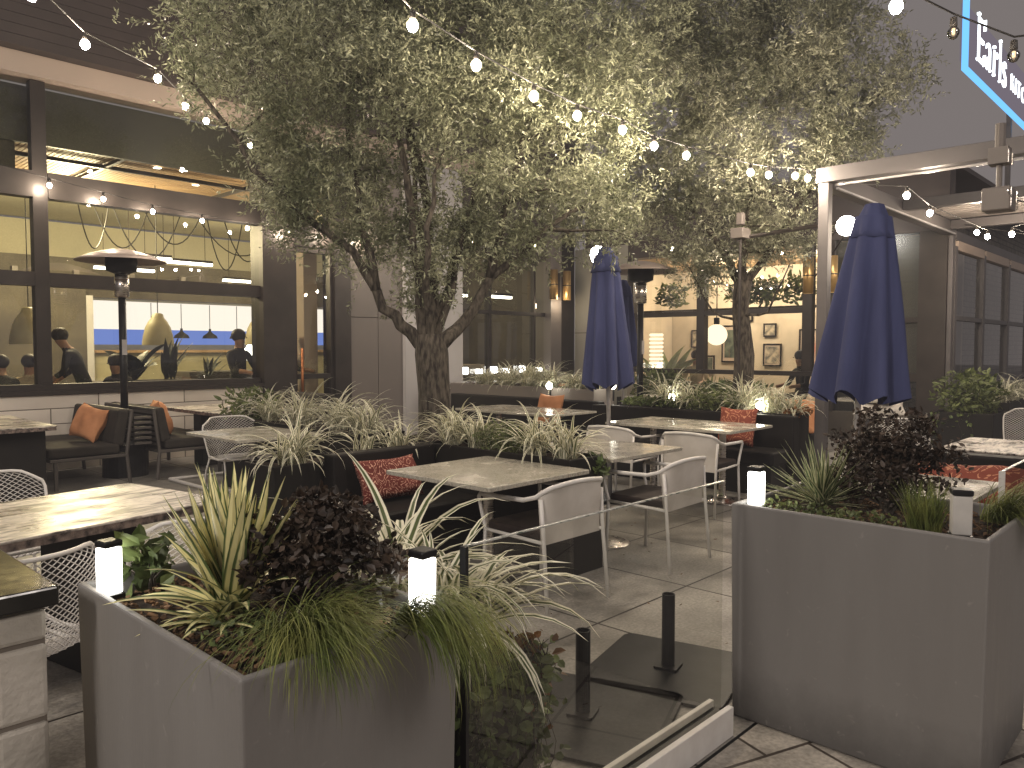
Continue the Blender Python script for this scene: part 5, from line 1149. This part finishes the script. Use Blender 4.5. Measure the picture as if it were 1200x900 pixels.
def tree(root, label, trunkpts, trunkr, limbs, blobs, ntw, mat, seed, bulbs, L=.052, wd=.018, npr=9, tw=.16):
    t = thing('olive_tree', label, 'tree', root, group='patio trees', world=True)
    g = random.Random(seed); m = MB(); R0 = Vector(root)
    m.tube(trunkpts, trunkr, 14)
    segs = []
    for pts, r0, r1 in limbs:
        P_ = [Vector(p) for p in pts]; out = [P_[0]]
        for a, b in zip(P_[:-1], P_[1:]):
            for k in (1, 2, 3): q = a.lerp(b, k/3.); q += Vector((g.gauss(0,.02), g.gauss(0,.02), g.gauss(0,.02))) * (1 if k < 3 else .3); out.append(q)
        n = len(out); rs = [r0 + (r1-r0)*(i/(n-1))**.8 for i in range(n)]
        m.tube([p[:] for p in out], rs, 10); segs += [(p, rs[i]) for i, p in enumerate(out) if i > 2]
    # branches reaching for points in the crown
    bm_ = m; tips = []
    allb = []
    vol = sum(b[3]*b[4]*b[5] for b in blobs)
    for (x, y, z, rx, ry, rz_) in blobs:
        for k in range(max(3, int(150*rx*ry*rz_/vol)) + 2):
            while True:
                p = Vector((g.uniform(-1,1), g.uniform(-1,1), g.uniform(-1,1)))
                if p.length < 1: break
            allb.append(Vector((x + p.x*rx, y + p.y*ry, z + p.z*rz_)))
    allb.sort(key=lambda p: min((p-s[0]).length for s in segs))
    nodes = list(segs)
    for p in allb:
        s = min(nodes, key=lambda q: (q[0]-p).length + (0 if q[0].z < p.z+.1 else .9) - min(q[1], .05)*6)
        a, r0 = s; L_ = (p-a).length; n = max(3, int(L_/.18)); pts = []
        bend = Vector((g.gauss(0,.12), g.gauss(0,.12), g.uniform(0,.22)))*L_
        for k in range(n+1):
            f = k/n; q = a.lerp(p, f) + bend*(4*f*(1-f))*.5 + Vector((g.gauss(0,.012), g.gauss(0,.012), g.gauss(0,.012)))*(0 if k == 0 else 1); pts.append(q)
        ra = min(r0*.75, .012 + .014*L_); rs = [ra + (.0025-ra)*(k/n) for k in range(n+1)]
        bm_.tube([q[:] for q in pts], rs, 5, False); nodes += [(pts[k], rs[k]) for k in range(2, n+1)]; tips += [(pts[k], (pts[k]-pts[k-1]).normalized()) for k in range(max(1, n//2), n+1)]
    bm_.build('trunk', MT['bark'], t, smooth=True)
    rng = np.random.default_rng(seed); cs = []; ds = []
    tp = np.array([q[0][:] for q in tips]); td = np.array([q[1][:] for q in tips])
    probs = np.array([b[3]*b[4]*b[5] for b in blobs])**.8; probs /= probs.sum()
    # half of the twigs hug the branches, half fill the crown with clumps and gaps
    idx = rng.integers(0, len(tp), ntw//2); c1 = tp[idx] + rng.normal(size=(len(idx), 3))*.11; d1 = td[idx]*.5 + rng.normal(size=(len(idx), 3))*.7
    bi = rng.choice(len(blobs), ntw*3, p=probs); bb = np.array(blobs)[bi]; u = rng.normal(size=(len(bi), 3)); u /= np.linalg.norm(u, axis=1)[:, None]; rr = rng.random(len(bi))[:, None]**(1/2.4)*1.12
    c2 = bb[:, :3] + u*rr*bb[:, 3:6]
    nz = np.array([noise.noise(Vector(p)*2.1) + .5*noise.noise(Vector(p)*5.3) for p in c2]); keep = nz > .04; c2 = c2[keep][:int(ntw*.45)]; d2 = rng.normal(size=(len(c2), 3)) + np.array([0,0,.25])
    cs = np.concatenate([c1, c2]); ds = np.concatenate([d1, d2]); ds /= np.linalg.norm(ds, axis=1)[:, None]
    # bulbs hang in clearings of the crown
    cam_ = np.array([0., 0., 1.5]); ok = np.ones(len(cs), bool)
    for b in bulbs:
        b = np.array(b); ok &= np.linalg.norm(cs + ds*tw*.5 - b, axis=1) > .24
        v = b - cam_; Lb = np.linalg.norm(v); v = v/Lb; rel = cs - cam_; s_ = rel @ v; dist = np.linalg.norm(rel - s_[:, None]*v, axis=1)
        ok &= ~((s_ > Lb-1.3) & (s_ < Lb) & (dist < .15))
    cs = cs[ok]; ds = ds[ok]
    me = leaf_mesh(cs, ds, npr, tw, L, wd, seed); me.materials.append(MT[mat])
    o = bpy.data.objects.new('crown', me); col.objects.link(o); o.parent = t
    off = Vector(root); me.transform(Matrix.Translation(-off))
    return t
BL = A + Bs + Fs
tree((4.60, 5.30, 0), 'big patio tree with bulbs in its crown, before the pale wall panel',
     [(4.60,5.30,.35), (4.60,5.30,.7), (4.60,5.31,1.1), (4.59,5.33,1.45), (4.59,5.34,1.62)], [.165, .150, .142, .150, .135],
     [([(4.56,5.36,1.50), (4.38,5.50,1.70), (4.21,5.64,2.01), (3.93,5.81,2.45), (3.36,6.16,3.0), (3.0, 6.5, 3.7)], .070, .016),
      ([(4.21,5.64,2.01), (4.16,5.72,2.5), (4.2,5.9,3.1), (4.1, 6.0, 4.0)], .048, .015),
      ([(4.58,5.34,1.50), (4.50,5.37,2.00), (4.40,5.36,2.6), (4.2,5.3,3.3), (4.0,5.2,4.4)], .062, .018),
      ([(4.60,5.33,1.50), (4.70,5.45,2.1), (4.78,5.6,2.8), (4.7,5.8,3.9), (4.8, 5.8, 5.2)], .075, .022),
      ([(4.63,5.30,1.50), (4.88,5.20,1.75), (5.12,5.12,2.15), (5.64,4.89,2.62), (6.3,4.55,3.1)], .075, .016),
      ([(5.12,5.12,2.15), (5.2,5.0,2.8), (5.25,4.7,3.6), (5.3, 4.5, 4.6)], .046, .015),
      ([(4.57,5.33,1.45), (4.45,5.25,1.9), (4.30,5.05,2.5), (4.35, 4.9, 3.1)], .05, .014),
      ([(4.60,5.34,1.5), (4.62,5.42,2.1), (4.55,5.5,2.8), (4.5,5.6,3.6)], .05, .014),
      ([(4.62,5.32,1.5), (4.78,5.28,2.0), (4.92,5.22,2.6), (5.0,5.1,3.2)], .045, .014),
      ([(4.64,5.34,1.6), (4.95,5.45,2.3), (5.5,5.6,3.2), (6.1,5.5,4.2)], .046, .015)],
     [(3.25,6.55,4.35,.75,.75,.85), (3.45,6.2,4.0,.75,.75,.75), (3.8,5.6,3.6,.7,.8,.75), (3.75,6.25,2.95,.45,.5,.5), (4.2,6.5,3.3,.7,.7,.6), (4.47,5.8,3.0,.6,.6,.55), (3.95,4.85,3.95,.75,.75,.7),
      (4.52,4.7,3.45,.8,.8,.65), (5.25,5.0,2.9,.7,.7,.6), (5.13,4.4,3.95,.9,.8,.8), (5.67,4.4,3.2,.7,.7,.6), (5.95,4.2,4.2,.9,.8,.8), (5.0,5.15,5.1,1.2,1.2,.9), (4.1,6.0,5.1,1.1,1.0,.9), (6.1,4.7,2.8,.55,.55,.4), (4.75,5.45,2.45,.5,.45,.45), (4.15,5.75,2.55,.38,.38,.35), (4.62,5.35,2.15,.36,.36,.30), (5.25,5.1,2.45,.40,.40,.28), (3.7,6.0,2.65,.3,.3,.3), (5.6, 5.4, 4.4, 1.,1.,.9), (4.4, 5.2, 4.3, 1.,1.,.9)],
     18500, 'leaf', 31, BL, L=.056, wd=.015)
tree((9.25, 4.68, 0), 'second patio tree, in the banquette planter in front of the gallery window',
     [(9.25,4.68,.0), (9.25,4.70,.8), (9.27,4.69,1.4), (9.20,4.72,2.0), (9.23,4.70,2.35)], [.15, .125, .125, .10, .11],
     [([(9.22,4.70,2.3), (9.05,4.9,2.7), (8.7,5.1,3.2), (8.2,5.0,3.9)], .06, .015), ([(9.24,4.69,2.3), (9.45,4.4,2.8), (9.3,3.8,3.5), (9.2,3.2,4.2)], .06, .015), ([(9.23,4.70,2.3), (9.1,4.6,3.0), (8.8,4.4,3.9), (8.6,4.2,5.0)], .065, .015), ([(9.2,4.72,1.85), (9.0,5.0,1.98), (8.8,5.2,2.5)], .022, .008), ([(9.2,4.72,1.9), (9.1,4.3,1.95), (9.05,4.0,2.5)], .022, .008)],
     [(7.66,4.65,4.7,.8,.8,.8), (7.93,4.58,3.75,.7,.7,.65), (8.1,3.87,4.5,.9,.8,.85), (8.61,3.40,4.65,.8,.7,.8), (9.15,3.05,4.5,.55,.5,.6), (9.06,3.72,3.95,.8,.7,.6), (8.87,4.43,3.3,.7,.7,.5), (8.97,5.18,3.05,.7,.7,.5), (9.1,3.40,3.8,.45,.4,.4), (8.11,5.38,3.35,.6,.6,.5), (9.6,4.4,2.95,.6,.5,.4), (8.0,6.0,3.4,.7,.8,.5), (8.4,4.4,5.4,1.3,1.3,.8), (7.6, 5.4, 4.4, .8,.8,.8), (9.0,5.0,2.6,.5,.5,.3)],
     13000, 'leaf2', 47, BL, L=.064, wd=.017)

# ------------------------------------------------------------------ people
def figure(label, loc, rz, joints, shirt, hair='hair', pants='shirtdark', scale=1.):
    """joints: name -> (x,y,z,r); one continuous skinned body"""
    t = thing('person', label, 'person', loc, rz, 'people inside the restaurant')
    names = list(joints); J = joints
    E_ = [('pelvis','waist'), ('waist','chest'), ('chest','neck'), ('neck','chin'), ('chin','head'), ('chest','sl'), ('sl','el'), ('el','wl'), ('wl','hl'), ('chest','sr'), ('sr','er'), ('er','wr'), ('wr','hr'), ('pelvis','tl'), ('tl','kl'), ('kl','al'), ('al','fl'), ('pelvis','tr'), ('tr','kr'), ('kr','ar'), ('ar','fr')]
    me = bpy.data.meshes.new('skel'); me.from_pydata([J[n][:3] for n in names], [(names.index(a), names.index(b)) for a, b in E_], [])
    ob = bpy.data.objects.new('skel', me); col.objects.link(ob); sk = ob.modifiers.new('s', 'SKIN'); sub = ob.modifiers.new('u', 'SUBSURF'); sub.levels = 2; sub.render_levels = 2
    for i, n in enumerate(names):
        sv = me.skin_vertices[0].data[i]; r = J[n][3]; sv.radius = (r, r*(.75 if n in ('waist', 'chest', 'pelvis') else 1)); sv.use_root = (n == 'pelvis')
    dg = bpy.context.evaluated_depsgraph_get(); b = bpy.data.meshes.new_from_object(ob.evaluated_get(dg)); bpy.data.objects.remove(ob)
    for mm in (MT[shirt], MT['skin'], MT[pants]): b.materials.append(mm)
    nk = J['neck'][2]; 
    for p in b.polygons:
        c = p.center; near = min(names, key=lambda n: (Vector(J[n][:3]) - c).length)
        p.material_index = 1 if near in ('chin', 'head', 'hl', 'hr', 'wl', 'wr') or (near == 'neck' and c.z > nk) else (2 if near in ('tl','kl','al','fl','tr','kr','ar','fr','pelvis') else 0)
        p.use_smooth = True
    o = bpy.data.objects.new('body', b); col.objects.link(o); o.parent = t
    h = J['head']; m = MB(); m.sphere((h[0], h[1]-.02, h[2]+.025), .105, 16, 12, (1., 1.08, 1.)); ho = m.build('hair', MT[hair], t, smooth=True, auto=False)
    m = MB(); m.sphere((h[0]-.03, h[1]+.112, h[2]-.01), .010, 6, 5); m.sphere((h[0]+.03, h[1]+.112, h[2]-.01), .010, 6, 5); m.build('eyes', MT['hair'], t, auto=False)
    return t
def stand(lean=0., arms=((.30, .30), (.30, .30)), seated=False):
    z0 = -.38 if seated else 0.
    L = lambda z: lean * max(0, z - .95)
    J = dict(pelvis=(0, 0, .95+z0, .15), waist=(0, L(1.1), 1.1+z0, .135), chest=(0, L(1.36), 1.36+z0, .155), neck=(0, L(1.50)+.01, 1.50+z0, .055), chin=(0, L(1.58)+.035, 1.58+z0, .075), head=(0, L(1.68)+.03, 1.67+z0, .092),
             sl=(-.19, L(1.42), 1.42+z0, .062), el=(-.25, L(1.2)+arms[0][0]*.4, 1.17+z0, .045), wl=(-.20, L(1.1)+arms[0][0]*1.2, 1.05+arms[0][1]*.3+z0, .032), hl=(-.19, L(1.1)+arms[0][0]*1.5, 1.03+arms[0][1]*.3+z0, .035),
             sr=(.19, L(1.42), 1.42+z0, .062), er=(.25, L(1.2)+arms[1][0]*.4, 1.17+z0, .045), wr=(.20, L(1.1)+arms[1][0]*1.2, 1.05+arms[1][1]*.3+z0, .032), hr=(.19, L(1.1)+arms[1][0]*1.5, 1.03+arms[1][1]*.3+z0, .035))
    if seated: J.update(tl=(-.10, .1, .56, .09), kl=(-.12, .45, .55, .065), al=(-.12, .47, .10, .042), fl=(-.12, .60, .04, .04), tr=(.10, .1, .56, .09), kr=(.12, .45, .55, .065), ar=(.12, .47, .10, .042), fr=(.12, .60, .04, .04))
    else: J.update(tl=(-.10, 0, .88, .10), kl=(-.11, .01, .50, .065), al=(-.11, -.02, .09, .045), fl=(-.11, .12, .04, .04), tr=(.10, 0, .88, .10), kr=(.11, .01, .50, .065), ar=(.11, -.02, .09, .045), fr=(.11, .12, .04, .04))
    return J
figure('waiter in a black shirt bending over a table in the dining window', (4.02, 12.35, 0), rad(60), stand(.45, ((.32, -.1), (.35, -.2))), 'shirtdark')
figure('seated diner in a beige shirt with dark hair, at the far left window', (3.35, 12.6, 0), rad(-15), stand(.12, seated=True), 'shirtbeige')
figure('seated diner at the very left edge of the window, back turned', (3.02, 12.5, 0), rad(20), stand(.1, seated=True), 'shirtdark')
figure('seated person in dark clothes beside the broad leaved plant', (4.45, 12.2, 0), rad(120), stand(.15, seated=True), 'shirtdark')
figure('fair haired person in a dark jacket standing inside the door', (6.62, 11.35, 0), rad(-100), stand(.05), 'shirtdark', 'blonde')
figure('person in a black shirt standing at the right edge of the dining window', (5.95 - .12, 11.3, 0), rad(-160), stand(.0), 'shirtdark')
figure('seated guest in a red top behind the lanterns of the gallery window', (14.1, 8.15, .05), rad(100), stand(.1, seated=True), 'shirtbeige')
figure('dark haired seated guest at the right end of the gallery window', (14.1, 5.95, .05), rad(60), stand(.1, seated=True), 'shirtdark')
for k, (x, y) in enumerate(((3.2, 13.0), (4.2, 13.0))):
    t = thing('dining_table', ['dining table with glasses in front of the seated diners', 'dining table the waiter is clearing'][k], 'table', (x, y, 0))
    m = MB(); m.box(-.35, .35, -.35, .35, .73, .76); m.build('tabletop', MT['wood'], t); m = MB(); m.box(-.05, .05, -.05, .05, 0, .729); m.build('leg', MT['frame'], t)
    for j in range(3): m = MB(); m.lathe([(.03, .765), (.035, .86), (.001, .765)], (-.2+.2*j, .1*(j-1), 0), 10); m.build('glass', MT['lampwhite' if j == 1 else 'clearbulb'], t)  # middle glass glows by added emission, though it is no lamp
